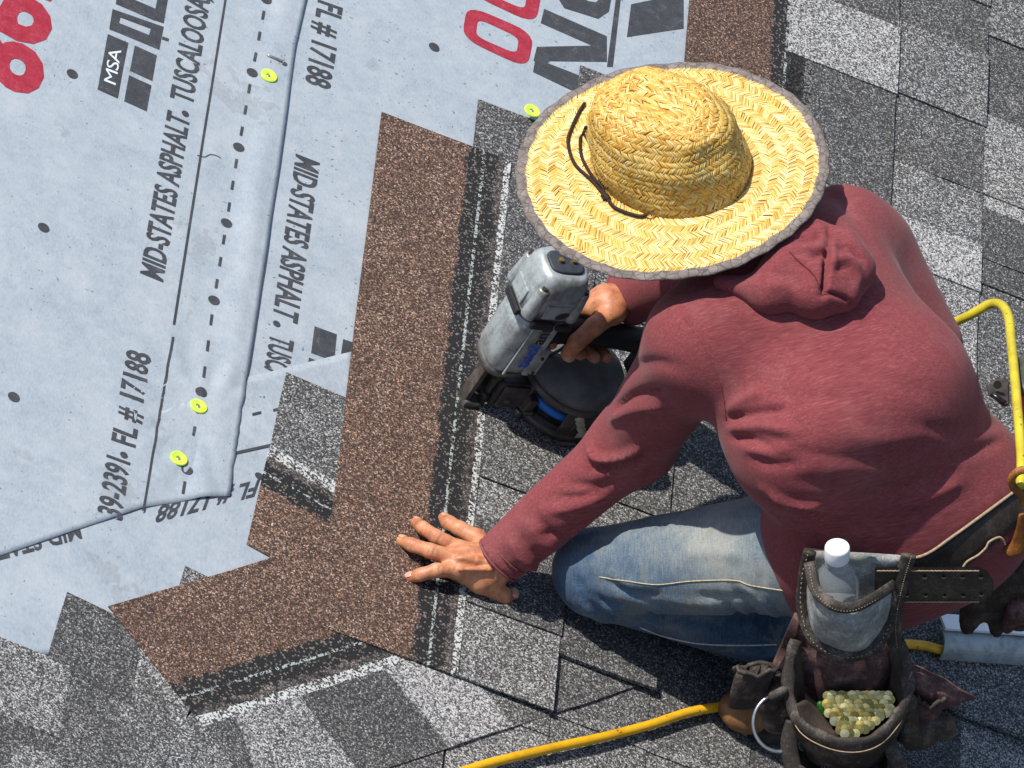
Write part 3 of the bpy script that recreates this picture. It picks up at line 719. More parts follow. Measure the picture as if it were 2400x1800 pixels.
# hands ---------------------------------------------------------
def finger(p, pts, rs): return chain(p, [P(*q) for q in pts], rs, .004)
LF = [([(1118, 1262, .034), (1078, 1240, .028), (1052, 1226, .018), (1040, 1217, .011)], [.0125, .0105, .0100, .0085]),
      ([(1078, 1288, .040), (1022, 1258, .040), (992, 1238, .026), (975, 1225, .012)], [.0115, .0098, .0090, .0078]),
      ([(1066, 1308, .042), (1008, 1291, .041), (965, 1277, .026), (942, 1268, .012)], [.0115, .0100, .0092, .0080]),
      ([(1072, 1336, .038), (1022, 1337, .036), (985, 1347, .023), (962, 1354, .011)], [.0110, .0096, .0088, .0076]),
      ([(1125, 1366, .030), (1160, 1384, .024), (1180, 1396, .019), (1192, 1396, .016)], [.0130, .0120, .0115, .0100])]
def sdf_lhand(p):
    d = caps(p, J['Lwr'] - Ld * .05, J['Lwr'] + Ld * .012, .0255, .0215, unit(np.cross(Ld, N)), 1.2)
    wr = P(1160, 1322, .044)
    for root, _ in LF[:4]:
        d = smin(d, caps(p, wr, P(*root[0]), .019, .0125), .016)
    d = smin(d, caps(p, P(1140, 1345, .036), P(1090, 1345, .032), .017, .012), .016)
    d = smin(d, caps(p, wr, P(*LF[4][0][0]), .018, .014), .014)
    for pts, rs in LF: d = smin(d, finger(p, pts, rs), .0055)
    for (a, b) in (((1150, 1300, .062), (1085, 1287, .0535)), ((1150, 1318, .064), (1075, 1308, .056)), ((1150, 1335, .062), (1082, 1334, .052))):   # tendons
        d = smin(d, caps(p, P(*a), P(*b), .0028), .007)
    return d
allp = [P(*q) for pts, _ in LF for q in pts] + [J['Lwr'], J['Lwr'] - Ld * .05]
lo, hi = bounds(allp, .03); lhV, lhF = snet(sdf_lhand, lo, hi, .0020); lhV = relax(lhV, lhF, 1)
KN = []
for pts, rs in LF[:4]:
    for j, fr in ((1, (-.10, 0., .10)), (2, (-.06, .10))):
        for q in fr:
            a, b = np.array(pts[j - 1][:2]), np.array(pts[j + 1][:2]); c = np.array(pts[j][:2]) + (b - a) * q; nv = np.array([-(b - a)[1], (b - a)[0]]); nv = nv / np.linalg.norm(nv) * 11
            KN.append(([tuple(c - nv), tuple(c + (b - a) * .015), tuple(c + nv)], -.0011, .0016))
KN += [([(1150, 1278), (1115, 1283), (1085, 1284)], .0018, .003), ([(1150, 1296), (1110, 1297), (1080, 1300)], -.0016, .004), ([(1130, 1306), (1100, 1306), (1072, 1306)], .0016, .003), ([(1125, 1268), (1135, 1300), (1130, 1330)], -.0010, .003), ([(1105, 1335), (1120, 1312), (1108, 1290)], .0010, .0022)]
lhV = creases(lhV, lhF, KN)
# gun frame is needed for the gripping hand
G0 = P(1096, 950, .0); gx = unit(.92 * D + .39 * C); gz = N.copy(); gy = np.cross(gz, gx)
G = lambda x, y, z: G0 + gx * x + gy * y + gz * z
HZ = .168                                                 # handle height
Rw = J['Rwr']
RFN = [([G(.085, .030, HZ + .012), G(.060, .022, HZ + .0), G(.045, -.004, HZ - .004), G(.048, -.016, HZ - .012)], [.0105, .0098, .0092, .0080]),     # index on the trigger
       ([G(.112, .034, HZ + .008), G(.104, .032, HZ - .022), G(.098, .004, HZ - .034), G(.098, -.020, HZ - .024)], [.0110, .0102, .0096, .0085]),
       ([G(.132, .034, HZ + .006), G(.126, .032, HZ - .024), G(.121, .004, HZ - .036), G(.121, -.022, HZ - .026)], [.0110, .0102, .0096, .0085]),
       ([G(.150, .032, HZ + .004), G(.146, .030, HZ - .022), G(.142, .004, HZ - .034), G(.142, -.020, HZ - .026)], [.0100, .0092, .0088, .0078]),
       ([G(.125, .004, HZ + .040), G(.090, -.020, HZ + .034), G(.070, -.031, HZ + .012), G(.070, -.031, HZ - .014)], [.0150, .0128, .0120, .0100])]   # thumb
def sdf_rhand(p):
    d = caps(p, Rw - Rd * .05, Rw + Rd * .01, .0265, .024)
    top = G(.125, .022, HZ + .034)
    d = smin(d, caps(p, Rw, top, .026, .022), .02)
    for pts, rs in RFN[:4]: d = smin(d, caps(p, top, pts[0], .021, .0125), .012)
    d = smin(d, caps(p, top, RFN[4][0][0], .020, .016), .016)
    for pts, rs in RFN: d = smin(d, chain(p, pts, rs, .004), .005)
    return d
allp = [q for pts, _ in RFN for q in pts] + [Rw, Rw - Rd * .05]
lo, hi = bounds(allp, .035); rhV, rhF = snet(sdf_rhand, lo, hi, .0021); rhV = relax(rhV, rhF, 1)
V, F = join((bodyV, [tuple(f) for f in bodyF]), (lhV, [tuple(f) for f in lhF]), (rhV, [tuple(f) for f in rhF]))
base_w = J['knee'].copy(); base_w = base_w - N * float(base_w @ N)
person = mk('person', np.array(V) - base_w, F, M['skin'], None, True); person.location = base_w
tag(person, 'roofer in maroon shirt and faded jeans kneeling, one palm flat, other hand gripping nail gun', 'person')
def child(name, V, F, mat, smooth=True, parent=None):
    return mk(name, np.array(V) - base_w, F, M[mat], parent or person, smooth)
def nail_on(a, b, r, up, L=.010):
    """fingernail plate near the tip of a digit"""
    a = np.asarray(a); b = np.asarray(b); tg = unit(b - a); sd = unit(np.cross(tg, up)); u2 = np.cross(sd, tg); c = b + u2 * r * .70 - tg * .001
    rings = []
    for k in range(6):
        t = -1 + 2 * k / 5; wv = math.sqrt(max(.12, 1 - (t * .93) ** 4))
        rings.append([c + tg * L * .55 * t + sd * (r * .80 * wv * math.sin(x)) + u2 * (r * .40 * math.cos(x) * (1 - .15 * t * t)) for x in np.linspace(-1.15, 1.15, 7)])
    return loft(rings, False, False)
for (pts, rs) in LF[:4]:
    V, F = nail_on(P(*pts[2]), P(*pts[3]), rs[3], N); child('fingernail', V, F, 'nail_skin')
V, F = nail_on(P(*LF[4][0][2]), P(*LF[4][0][3]) + np.array([.004, 0, 0]), .0105, unit(N + .4 * D)); child('fingernail', V, F, 'nail_skin')
V, F = nail_on(RFN[4][0][2], RFN[4][0][3], .0102, unit(-gy)); child('fingernail', V, F, 'nail_skin')
shirt = child('shirt', shirtV, shirtF, 'shirt'); shirt['label'] = 'maroon heather long-sleeved hooded shirt'
# seam lines and small holes on the shirt
for pts in ([(1598, 738), (1650, 812), (1688, 905), (1703, 985)],):
    V, F = tube(line_on(BV_SHIRT, pts, .0003, 6), .0011, 5); child('seam', V, F, 'shirt', True, shirt)

for cpt, dr, rad in ((Lcut, Ld, .0350), (Rcut, Rd, .0388)):
    e1_ = unit(np.cross(dr, UP)); e2_ = np.cross(dr, e1_)
    for off in (.0005, .017):
        V, F = tube([cpt - dr * off + (rad + off * .045) * (math.cos(t) * e1_ + math.sin(t) * e2_) for t in np.linspace(0, 2 * math.pi, 40, endpoint=False)], .0011 if off > .01 else .0018, 6, True); child('cuff_hem', V, F, 'shirt', True, shirt)
# hood ----------------------------------------------------------
hd = lambda x, y, off: hit(BV_SHIRT, x, y, off)
H = [hd(1690, 668, .004), hd(1800, 690, .008), hd(1905, 690, .012), hd(1965, 692, .010), hd(1988, 645, .012), hd(1965, 590, .010), hd(1900, 560, .006), hd(1850, 575, .004), hd(1930, 640, .014)]
def sdf_hood(p):
    d = caps(p, H[0], H[1], .010, .022); d = smin(d, caps(p, H[1], H[2], .022, .030), .02); d = smin(d, caps(p, H[2], H[3], .030, .022), .018)
    d = smin(d, caps(p, H[3], H[4], .022, .026), .018); d = smin(d, caps(p, H[4], H[5], .026, .022), .018); d = smin(d, caps(p, H[5], H[6], .022, .020), .018)
    d = smin(d, caps(p, H[6], H[7], .020, .022), .018); d = smin(d, caps(p, H[7], H[1], .018, .02), .02); d = smin(d, caps(p, H[8], H[2], .026, .028), .02)
    d = smin(d, caps(p, hd(1840, 645, .012), hd(1950, 625, .014), .030, .034), .02)
    return smin(d, caps(p, H[7], J['neck'], .022, .045), .02)
lo, hi = bounds(H + [J['neck'] + UP * .03], .07); V, F = snet(sdf_hood, lo, hi, .0030); V = relax(V, F, 2)
V = creases(V, F, [([(1945, 535), (1941, 570), (1938, 600), (1935, 650), (1930, 690)], -.016, .0035), ([(1950, 560), (1952, 600), (1950, 640)], .006, .006), ([(1970, 565), (2005, 590), (2022, 615)], -.007, .004), ([(1990, 600), (2010, 640), (2005, 690)], .004, .008), ([(1955, 575), (1975, 585), (2000, 600)], -.006, .004), ([(1855, 600), (1890, 632), (1915, 660), (1924, 690)], -.0045, .003),
     ([(1875, 558), (1905, 562), (1925, 540)], -.006, .004), ([(1870, 575), (1905, 582), (1932, 578)], .005, .004), ([(1865, 592), (1900, 596), (1935, 590)], -.005, .004), ([(1898, 602), (1920, 595), (1938, 582)], -.005, .003),
     ([(1925, 694), (1945, 688), (1975, 698), (1990, 708)], -.005, .003), ([(1945, 640), (1975, 630), (2000, 640)], -.003, .006), ([(1950, 610), (1985, 604), (2010, 615)], .005, .006), ([(1780, 660), (1830, 672), (1880, 690)], .003, .009), ([(1760, 640), (1820, 640), (1870, 655)], -.003, .008)])
nn = vnormals(V, F); V = V + nn * (.0012 * sn(V[:, 0] * 4, V[:, 1] * 4))[:, None]
hood = child('hood', V, F, 'shirt')
BV_HOOD = bvh_of(V, F)
M['seam'] = simple('dark_red_seam_thread', (.13, .028, .034), .9, 0, .1, .3, 300)  # dark red thread for the hood seams
for pts in ([(1850, 590), (1872, 612), (1900, 636), (1917, 662), (1924, 692)], [(1926, 693), (1948, 687), (1972, 697), (1992, 710)]):
    V, F = tube(line_on(BV_HOOD, pts, .0002, 6), .0009, 5); child('seam', V, F, 'seam', True, hood)

# jeans ---------------------------------------------------------
def sdf_jeans(p):
    d = caps(p, J['Lhip'], J['knee'], .090, .058, N, .96)
    sh = caps(p, J['knee'] + UP * -.004, J['ank'], .058, .050); sh = np.maximum(sh, (p - J['ank']) @ unit(J['ank'] - J['knee']) - .005)
    d = smin(d, sh, .012)
    r = smin(caps(p, J['Rhip'] - hipax * .04, Rkn, .072, .062), np.maximum(caps(p, Rkn, Rft, .060, .052), (p - Rft) @ unit(Rft - Rkn) + .03), .015)
    d = np.minimum(d, r); d = smin(d, sdf_trunk(p, -.008) + np.maximum(0, (p - J['pel']) @ unit(J['mid'] - J['pel'])) * 3, .03)
    return np.maximum(d, .004 - p @ N)
lo, hi = bounds([J[k] for k in ('Lhip', 'knee', 'ank', 'Rhip', 'butt', 'pel')] + [Rkn, Rft], .14)
V, F = snet(sdf_jeans, lo, hi, .0058); V = relax(V, F, 1)
JC = [([(1470, 1240), (1530, 1225), (1600, 1232)], -.0025, .007), ([(1600, 1300), (1680, 1295), (1760, 1305)], .002, .009), ([(1640, 1395), (1700, 1400), (1770, 1398)], -.003, .006), ([(1540, 1400), (1610, 1412), (1690, 1415)], .003, .007), ([(1690, 1400), (1730, 1440), (1770, 1450)], -.004, .006),
      ([(1780, 1280), (1790, 1330), (1785, 1375)], -.0025, .006), ([(1425, 1360), (1470, 1385), (1540, 1392)], -.005, .005), ([(1345, 1345), (1375, 1390), (1420, 1430)], -.004, .006), ([(1460, 1480), (1530, 1490), (1600, 1500)], -.003, .006), ([(1340, 1270), (1400, 1262), (1460, 1280)], -.002, .008)]
V = creases(V, F, [(a, b * 1.5, c * .9) for a, b, c in JC] + [([(1395, 1395), (1420, 1412), (1465, 1420)], -.008, .005), ([(1375, 1385), (1410, 1420), (1460, 1440)], .005, .006), ([(1368, 1400), (1400, 1430), (1455, 1455)], -.006, .005), ([(1362, 1412), (1395, 1445), (1450, 1470)], .004, .006),
     ([(1430, 1375), (1480, 1395), (1530, 1412)], -.004, .006), ([(1720, 1380), (1755, 1420), (1795, 1480)], -.005, .006), ([(1745, 1375), (1785, 1410), (1830, 1450)], .004, .006), ([(1440, 1360), (1500, 1370), (1560, 1368)], .003, .008),
     ([(1770, 1140), (1800, 1180), (1830, 1230)], -.004, .008), ([(1740, 1150), (1760, 1130), (1775, 1110)], .003, .008), ([(1500, 1440), (1570, 1465), (1650, 1480)], .003, .010), ([(1480, 1425), (1560, 1445), (1690, 1462)], -.006, .006),
     ([(1560, 1270), (1620, 1262), (1700, 1262)], -.0015, .010), ([(1350, 1300), (1380, 1350), (1400, 1380)], -.003, .008)])
nn = vnormals(V, F); V = V + nn * (.0018 * sn(V[:, 0] * 1.6, V[:, 1] * 1.6 + V[:, 2]))[:, None]
jeans = child('jeans', V, F, 'denim'); jeans['label'] = 'faded blue denim jeans with pale thigh'
BV_JEANS = bvh_of(V, F)
for pts, mt, r in (([(1405, 1352), (1470, 1362), (1540, 1370), (1620, 1362), (1720, 1360), (1760, 1372), (1845, 1385)], 'thread', .0008),
                   ([(1500, 1470), (1560, 1492), (1640, 1508), (1740, 1512), (1820, 1510)], 'thread_pale', .0010)):
    V, F = tube(line_on(BV_JEANS, pts, .0006, 6), r, 5); child('seam', V, F, mt, True)

# boots ---------------------------------------------------------
def boot(toe, heel, upv, ankle, nm):
    toe, heel, upv = map(np.asarray, (toe, heel, upv)); ax = unit(toe - heel); sd = unit(np.cross(ax, upv)); u2 = np.cross(sd, ax)
    def f(p):
        d = caps(p, heel + u2 * .035, toe - ax * .05 + u2 * .025, .036, .040, sd, 1.12); d = smin(d, caps(p, toe - ax * .09 + u2 * .035, toe - ax * .04 + u2 * .02, .042, .036, sd, 1.1), .02)
        d = smin(d, caps(p, heel + ax * .03 + u2 * .04, ankle, .042, .048), .03); return np.maximum(d, .0 - (p - heel) @ u2)
    lo, hi = bounds([toe, heel, ankle], .08); V, F = snet(f, lo, hi, .006); child('boot', V, F, 'boot')
    def g(p):
        d = caps(p, heel, toe - ax * .045, .041, .047, sd, 1.08); return np.maximum(np.maximum(d, np.abs((p - heel) @ u2 - -.006) - .011), -9)
    V, F = snet(g, lo, hi, .006); child('boot_sole', V, F, 'rubber')
    return ax, sd, u2
ax, sd, u2 = boot(P(1738, 1690, .012), P(1985, 1600, .03), unit(N + .15 * C), J['ank'], 'boot')
boot(Rft + FACE * .14 - N * .05, Rft - FACE * .09 - N * .05, N, Rft + N * .02, 'boot')
tc = P(1742, 1672, .030)
V, F = snet(lambda p: np.maximum(ell(p, tc, (.036, .030, .022), np.stack([D, C, N])), -.0 - (p @ N) + .012), tc - .05, tc + .05, .004)
child('boot_toe_cap', V, F, 'boot_tan')
# hair at the nape
V, F = snet(lambda p: np.maximum(ell(p, head_c + UP * .006 - FACE * .008, (.1, .081, .09), HF), np.maximum((p - head_c) @ FACE - .035, -(p - head_c) @ UP - .07)), head_c - .13, head_c + .13, .006)
child('hair', V, F, 'hair')

# ------------------------------------------------------------------ straw hat
def mat_straw(nm='straw', k=(1, 1, 1)):
    t = NT(nm); v = t.coord(); ri = t.n('ShaderNodeNewGeometry').outputs['Random Per Island']
    c = t.ramp(ri, [(.0, (.56, .30, .05)), (.12, (.76, .48, .10)), (.5, (.88, .64, .19)), (.85, (.93, .77, .33)), (1., (.95, .87, .55))])
    a = t.noise(t.mapping(v, (300, 300, 300)), 1, 2)
    c = t.mix(t.math('MULTIPLY', a, .25), c, (.50, .28, .07)); c = t.mix(1., c, k, 'MULTIPLY')
    t.base(c); t.bump(a, .2, .0006)
    tr = t.n('ShaderNodeBsdfTranslucent'); t.l(c, tr.inputs[0]); mx = t.n('ShaderNodeMixShader'); mx.inputs[0].default_value = .18
    out = t.t.nodes['Material Output']; t.l(t.b.outputs[0], mx.inputs[1]); t.l(tr.outputs[0], mx.inputs[2]); t.l(mx.outputs[0], out.inputs[0])
    return t.set(.36, 0, .55)
def mat_binding():
    t = NT('hat_binding_cloth'); v = t.coord()
    d = t.n('ShaderNodeTexVoronoi', feature='DISTANCE_TO_EDGE'); t.l(t.mapping(v, (85, 85, 160)), d.inputs['Vector']); d.inputs['Scale'].default_value = 1
    ln = t.math('LESS_THAN', d.outputs[0], .045)
    c = t.ramp(t.noise(v, 90, 3), [(.3, (.14, .115, .10)), (.7, (.25, .21, .19))])
    t.base(t.mix(t.math('MULTIPLY', ln, .8), c, (.08, .07, .065))); t.bump(d.outputs[0], .4, .001)
    return t.set(.85, 0, .2)
M['straw'] = mat_straw(); M['straw_crown'] = mat_straw('crown_straw', (.93, .82, .60)); M['binding'] = mat_binding()
M['straw_in'] = simple('straw_inner', (.40, .22, .05), .7, 0, .3, .3, 200)
M['cord'] = simple('hat_cord', (.030, .014, .010), .7, 0, .3, .3, 300, .3)
M['brass'] = simple('brass', (.45, .28, .10), .4, .8, .5, .3, 120)
hn = unit(np.array([-.077, -.035, 1.])); hx = unit(FACE - (FACE @ hn) * hn); hy = np.cross(hn, hx)
HM = Matrix([[hx[0], hy[0], hn[0], HC[0]], [hx[1], hy[1], hn[1], HC[1]], [hx[2], hy[2], hn[2], HC[2]], [0, 0, 0, 1]])
hat = empty('straw_hat', mat=HM); tag(hat, 'wide-brimmed woven straw hat with grey cloth binding on the roofer', 'hat')
toc = np.array([0, -1., 0]); cam_th = math.atan2(toc @ hy, toc @ hx)
A0, B0 = .1085, .093
PR = np.array([(1.0, 0), (.990, .015), (.965, .040), (.925, .063), (.86, .083), (.76, .099), (.62, .110), (.44, .1155), (.22, .117), (.012, .1172)])
_d = np.r_[0, np.cumsum(np.hypot(np.diff(PR[:, 0]) * .1, np.diff(PR[:, 1])))]; PL = _d[-1]; _d /= PL
LEAN = (float(np.array([-1., .1, 0]) @ hx), float(np.array([-1., .1, 0]) @ hy))
def crown(th, s, off=0.):
    rho = np.interp(s, _d, PR[:, 0]); z = np.interp(s, _d, PR[:, 1])
    dr = np.interp(s + .02, _d, PR[:, 0]) - np.interp(s - .02, _d, PR[:, 0]); dz = np.interp(s + .02, _d, PR[:, 1]) - np.interp(s - .02, _d, PR[:, 1])
    nl = np.hypot(dr * .1, dz) + 1e-9; nr, nz = dz / nl, -dr * .1 / nl
    x = (A0 * rho + .034 * (1 - rho)) * np.cos(th); y = B0 * rho * np.sin(th)
    up = np.clip((z - .05) / .06, 0, 1)
    z = z - .011 * np.exp(-(y / .022) ** 2) * np.clip((.86 - rho) / .25, 0, 1) * (1 + .25 * np.cos(th))     # crease along the top
    for off_t, dep in ((-.35, .0085), (.75, .006), (2.6, .005)):                                             # pinches
        dth = np.angle(np.exp(1j * (th - cam_th - off_t)))
        k = dep * np.exp(-(dth / .33) ** 2) * np.exp(-((z - .088) / .024) ** 2)
        x = x - k * np.cos(th); y = y - k * np.sin(th); z = z - .35 * k
    lean = .013 * np.clip(z / .115, 0, 1.1); x = x + lean * LEAN[0]; y = y + lean * LEAN[1]
    lump = .0014 * np.sin(3 * th + 20 * s) + .001 * np.sin(7 * th - 9 * s)
    o = off + lump
    return np.stack([x + o * nr * np.cos(th), y + o * nr * np.sin(th), z + o * nz], -1)
RB = .1965
def brim(th, s, off=0.):
    r0 = np.hypot(A0 * np.cos(th), B0 * np.sin(th)); r = r0 + (RB - r0) * s
    z = .004 * (1 - s) ** 3 + .0025 * np.sin(2 * th + 1) * s + .0016 * np.sin(3 * th) * s - .004 * s * s + .0012 * np.sin(9 * th) * s
    return np.stack([r * np.cos(th), r * np.sin(th), z + off], -1)
def straws(surf, rows, pitch, rad_of, lift, name, mat, s_jit=.25, wfrac=1.04):
    """herringbone plait: rows of short slanted straws, each a small bowed blade"""
    V, F = [], []
    for i, (s0, s1, slant) in enumerate(rows):
        rm = rad_of((s0 + s1) / 2); n = max(10, int(2 * math.pi * rm / pitch)); dth = 2 * math.pi / n
        ln = abs(s1 - s0)
        for k in range(n):
            th = (k + rng.uniform(-.16, .16)) * dth; sl_ = slant * rng.uniform(.92, 1.08)
            a = s0 - ln * s_jit * rng.uniform(-.4, 1.2); b = s1 + ln * s_jit * rng.uniform(-.4, 1.2)
            w_ = dth * .5 * wfrac * rng.uniform(.85, 1.12); bow = lift * rng.uniform(.75, 1.3); base = len(V)
            ts = np.array([0, .22, .5, .78, 1.]); ss = a + (b - a) * ts; tt = th + sl_ * (ts - .5)
            hgt = bow * np.array([.0, .8, 1.0, .8, .0]) + rng.uniform(0, .0003)
            edge = hgt - .70 * lift
            Lf = surf(tt - w_, ss, edge); Mi = surf(tt, ss, hgt + .35 * lift); Rt = surf(tt + w_, ss, edge)
            for q in range(5): V += [Lf[q], Mi[q], Rt[q]]
            for q in range(4):
                c = base + q * 3; F += [(c, c + 1, c + 4, c + 3), (c + 1, c + 2, c + 5, c + 4)]
    o = mk(name, V, F, M[mat], hat, True); o['kind'] = 'stuff'; return o
nb = 8; br = np.linspace(.02, .985, nb + 1)
rad_b = lambda s: .1 + (RB - .1) * s
straws(brim, [(br[i], br[i + 1], (1 if i % 2 else -1) * -.0098 / rad_b((br[i] + br[i + 1]) / 2)) for i in range(nb)], .0023, rad_b, .0010, 'brim_straw', 'straw', .16)
nc = 23; cs_ = np.linspace(.0, 1.0, nc + 1)
rad_c = lambda s: .1 * float(np.interp(s, _d, PR[:, 0]))
straws(crown, [(cs_[i], cs_[i + 1], (1 if i % 2 else -1) * .0066 / max(.02, rad_c((cs_[i] + cs_[i + 1]) / 2))) for i in range(nc)], .0033, rad_c, .0012, 'crown_straw', 'straw_crown', .22)
th = np.linspace(0, 2 * math.pi, 72, endpoint=False)
V, F = loft([crown(th, np.full(72, s), -.0016) for s in np.linspace(0, 1, 30)]); mk('crown', V, F, M['straw_in'], hat, True)
V, F = loft([brim(th, np.full(72, s), -.0012) for s in np.linspace(-.02, 1, 12)] + [brim(th, np.full(72, s), -.0028) for s in np.linspace(1, -.02, 12)], False); mk('brim', V, F, M['straw_in'], hat, True)
rings = []
for a in np.linspace(0, 2 * math.pi, 120, endpoint=False):
    c = brim(np.array([a]), np.array([.985]), -.0010)[0]; rd = np.array([math.cos(a), math.sin(a), 0])
    rings.append([c + rd * (.0085 * math.cos(q) + .0012 * math.sin(a * 31)) + np.array([0, 0, .0034 * math.sin(q)]) for q in np.linspace(0, 2 * math.pi, 12, endpoint=False)])
V, F = loft(rings + [rings[0]], False); mk('binding', V, F, M['binding'], hat, True)
V, F = loft([crown(th, np.full(72, s), .0012) + np.array([0, 0, 0]) for s in (.0, .02)], False)
# chin cord lying over the brim, laid through measured points
deps = bpy.context.evaluated_depsgraph_get(); bpy.context.view_layer.update()
def world_mesh(objs):
    VV, FF = [], []
    for o in objs:
        mw = np.array(o.matrix_world); v = np.array([x.co for x in o.data.vertices]) @ mw[:3, :3].T + mw[:3, 3]; b = len(VV)
        VV += list(v); FF += [tuple(i + b for i in p.vertices) for p in o.data.polygons]
    return VV, FF
BV_HAT = bvh_of(*world_mesh([o for o in hat.children]))
hinv = np.linalg.inv(np.array(HM))
tohat = lambda q: (hinv @ np.r_[q, 1])[:3]
def cord(pts, r=.0024):
    q = catmull([hit(BV_HAT, x, y, .004) for x, y in pts], 7); return tube([tohat(a) for a in q], r, 7)
V, F = join(cord([(1524, 506), (1500, 508), (1450, 491), (1418, 466), (1385, 425), (1352, 385), (1335, 335), (1341, 295), (1360, 262), (1376, 245)]),
            cord([(1412, 470), (1408, 442), (1385, 415), (1360, 375), (1357, 335), (1366, 312), (1377, 298)], .0022), cord([(1408, 458), (1416, 462), (1421, 470)], .0042))
mk('chin_cord', V, F, M['cord'], hat, True)
ce = tohat(hit(BV_HAT, 1526, 506, .002)); V, F = tube([ce + np.array([.0062 * math.cos(a), .0062 * math.sin(a), .0012]) for a in np.linspace(0, 2 * math.pi, 20, endpoint=False)], .0013, 6, True)
mk('eyelet', V, F, M['brass'], hat, True)

# ------------------------------------------------------------------ nail gun, standing square to the roof on its nose
def worn_metal(name, col, dirt=(.12, .10, .085), rough=.42, metal=.35, amt=.55):
    t = NT(name); v = t.coord(); a = t.noise(v, 34, 6, .7); b = t.noise(v, 130, 4, .7)
    f = t.math('ADD', t.math('MULTIPLY', a, .75), t.math('MULTIPLY', b, .35))
    m = t.ramp(f, [(.50, 0.), (amt + .13, .75), (.86, 1.)])
    c = t.mix(m, tuple(col), dirt); c = t.mix(t.math('MULTIPLY', b, .3), c, tuple(x * .75 for x in col))
    t.base(c); t.bump(b, .15, .0008); return t.set(rough, metal, .5)
M['gun'] = worn_metal('gun_painted_alloy', (.44, .49, .49)); M['gun_dark'] = worn_metal('gun_black_steel', (.030, .029, .028), (.12, .10, .08), .45, .3)
M['gun_rub'] = simple('gun_rubber', (.018, .018, .02), .6, 0, .4, .3, 90, .2); M['gun_trim'] = worn_metal('gun_trim', (.055, .045, .04), (.16, .13, .11), .5, .1)
M['gun_nose'] = worn_metal('gun_bare_steel', (.22, .21, .19), (.06, .05, .045), .4, .7); M['plate'] = simple('exhaust_plate', (.035, .042, .052), .6, 0, .4, .3, 80)
M['canister'] = simple('canister_plastic', (.13, .13, .125), .65, 0, .35, .5, 18, .1)
M['blue'] = simple('blue_plastic', (.01, .16, .55), .3, 0, .5, .2, 60); M['paint'] = simple('dried_cream_paint', (.50, .47, .36), .8, 0, .3, .4, 90, .5)
M['blue_ink'] = simple('blue_lettering', (.015, .10, .62), .4, 0, .4, .1); M['black_ink'] = simple('black_lettering', (.012, .012, .014), .4, 0, .4, .1)
M['steel'] = simple('bright_steel', (.55, .55, .54), .3, .9, .5, .2, 90)
GM = Matrix([[gx[0], gy[0], gz[0], G0[0]], [gx[1], gy[1], gz[1], G0[1]], [gx[2], gy[2], gz[2], G0[2]], [0, 0, 0, 1]])
gun = empty('nail_gun', mat=GM); tag(gun, 'grey pneumatic coil nail gun with black canister held nose-down on the shingles', 'nail gun')
SLIM = {'housing', 'side_rail', 'side_rib', 'rail_screw', 'mounting_flange', 'cylinder_cap', 'corner_boss', 'cap_bolt', 'cap_recess', 'grease_smear', 'rubber_band', 'bumper_pad', 'exhaust_plate', 'screw', 'nose_collar'}
def gm(name, vf, mat, parent=None, smooth=False):
    V = [np.asarray(v) * (np.array([.89, .89, 1.]) if name in SLIM else 1.) for v in vf[0]]
    return mk(name, V, vf[1], M[mat], parent or gun, smooth)
def rbox(c, size, bev=.002, ax=None, seg=2):
    bm = bmesh.new(); bmesh.ops.create_cube(bm, size=1)
    for v in bm.verts: v.co = Vector([v.co[i] * size[i] for i in range(3)])
    if bev: bmesh.ops.bevel(bm, geom=bm.edges[:], offset=bev, segments=seg, affect='EDGES', profile=.6)
    V = np.array([v.co[:] for v in bm.verts]); F = [tuple(v.index for v in f.verts) for f in bm.faces]; bm.free()
    if ax is not None: V = V @ np.asarray(ax, float)          # rows = local axes
    return list(V + np.asarray(c)), F
def sect(z, rx, ry, n=4., cx=0., cy=0., m=32):
    out = []
    for a in np.linspace(0, 2 * math.pi, m, endpoint=False):
        c, s = math.cos(a), math.sin(a); out.append(np.array([cx + rx * abs(c) ** (2 / n) * np.sign(c), cy + ry * abs(s) ** (2 / n) * np.sign(s), z]))
    return out
def cyl(a, b, r, m=16, r2=None, bev=.0):
    a = np.asarray(a, float); b = np.asarray(b, float); d = unit(b - a)
    if bev: return tube([a, a + d * bev * .01, a + d * bev, b - d * bev, b - d * bev * .01, b], [r * .7, r - bev * .5, r, r2 or r, (r2 or r) - bev * .5, (r2 or r) * .7], m)
    return tube([a, b], [r, r2 or r], m)
hous = loft([sect(.104, .030, .030, 3), sect(.110, .037, .036, 3.2), sect(.122, .0405, .039, 3.2), sect(.19, .0415, .040, 3.2), sect(.226, .0425, .041, 3.2)])
g_h = gm('housing', hous, 'gun', None, True)
gm('side_rail', rbox((.022, -.0405, .165), (.010, .006, .105), .002), 'gun', g_h); gm('side_rib', rbox((-.014, -.0412, .165), (.004, .004, .11), .0015), 'gun', g_h)
for z in (.118, .148): gm('rail_screw', cyl((.034, -.041, z), (.034, -.0435, z), .0028, 10), 'gun_dark', g_h)
gm('mounting_flange', rbox((.038, -.030, .133), (.018, .012, .05), .002), 'gun', g_h)
cap = loft([sect(.224, .0415, .040, 3.2), sect(.2255, .0455, .0445, 3.4), sect(.262, .0475, .0465, 3.6), sect(.276, .0465, .0455, 3.6), sect(.292, .0405, .039, 3.4), sect(.299, .036, .0345, 3.2), sect(.3005, .032, .031, 3)])
g_c = gm('cylinder_cap', cap, 'gun', None, True)
for sx in (-1, 1):
    for sy in (-1, 1):
        gm('corner_boss', cyl((.036 * sx, .0355 * sy, .226), (.034 * sx, .0335 * sy, .279), .0125, 14, .0105, .003), 'gun', g_c, True)
        gm('cap_bolt', cyl((.036 * sx, .0355 * sy, .279), (.0355 * sx, .035 * sy, .2835), .0052, 8), 'gun_dark', g_c)
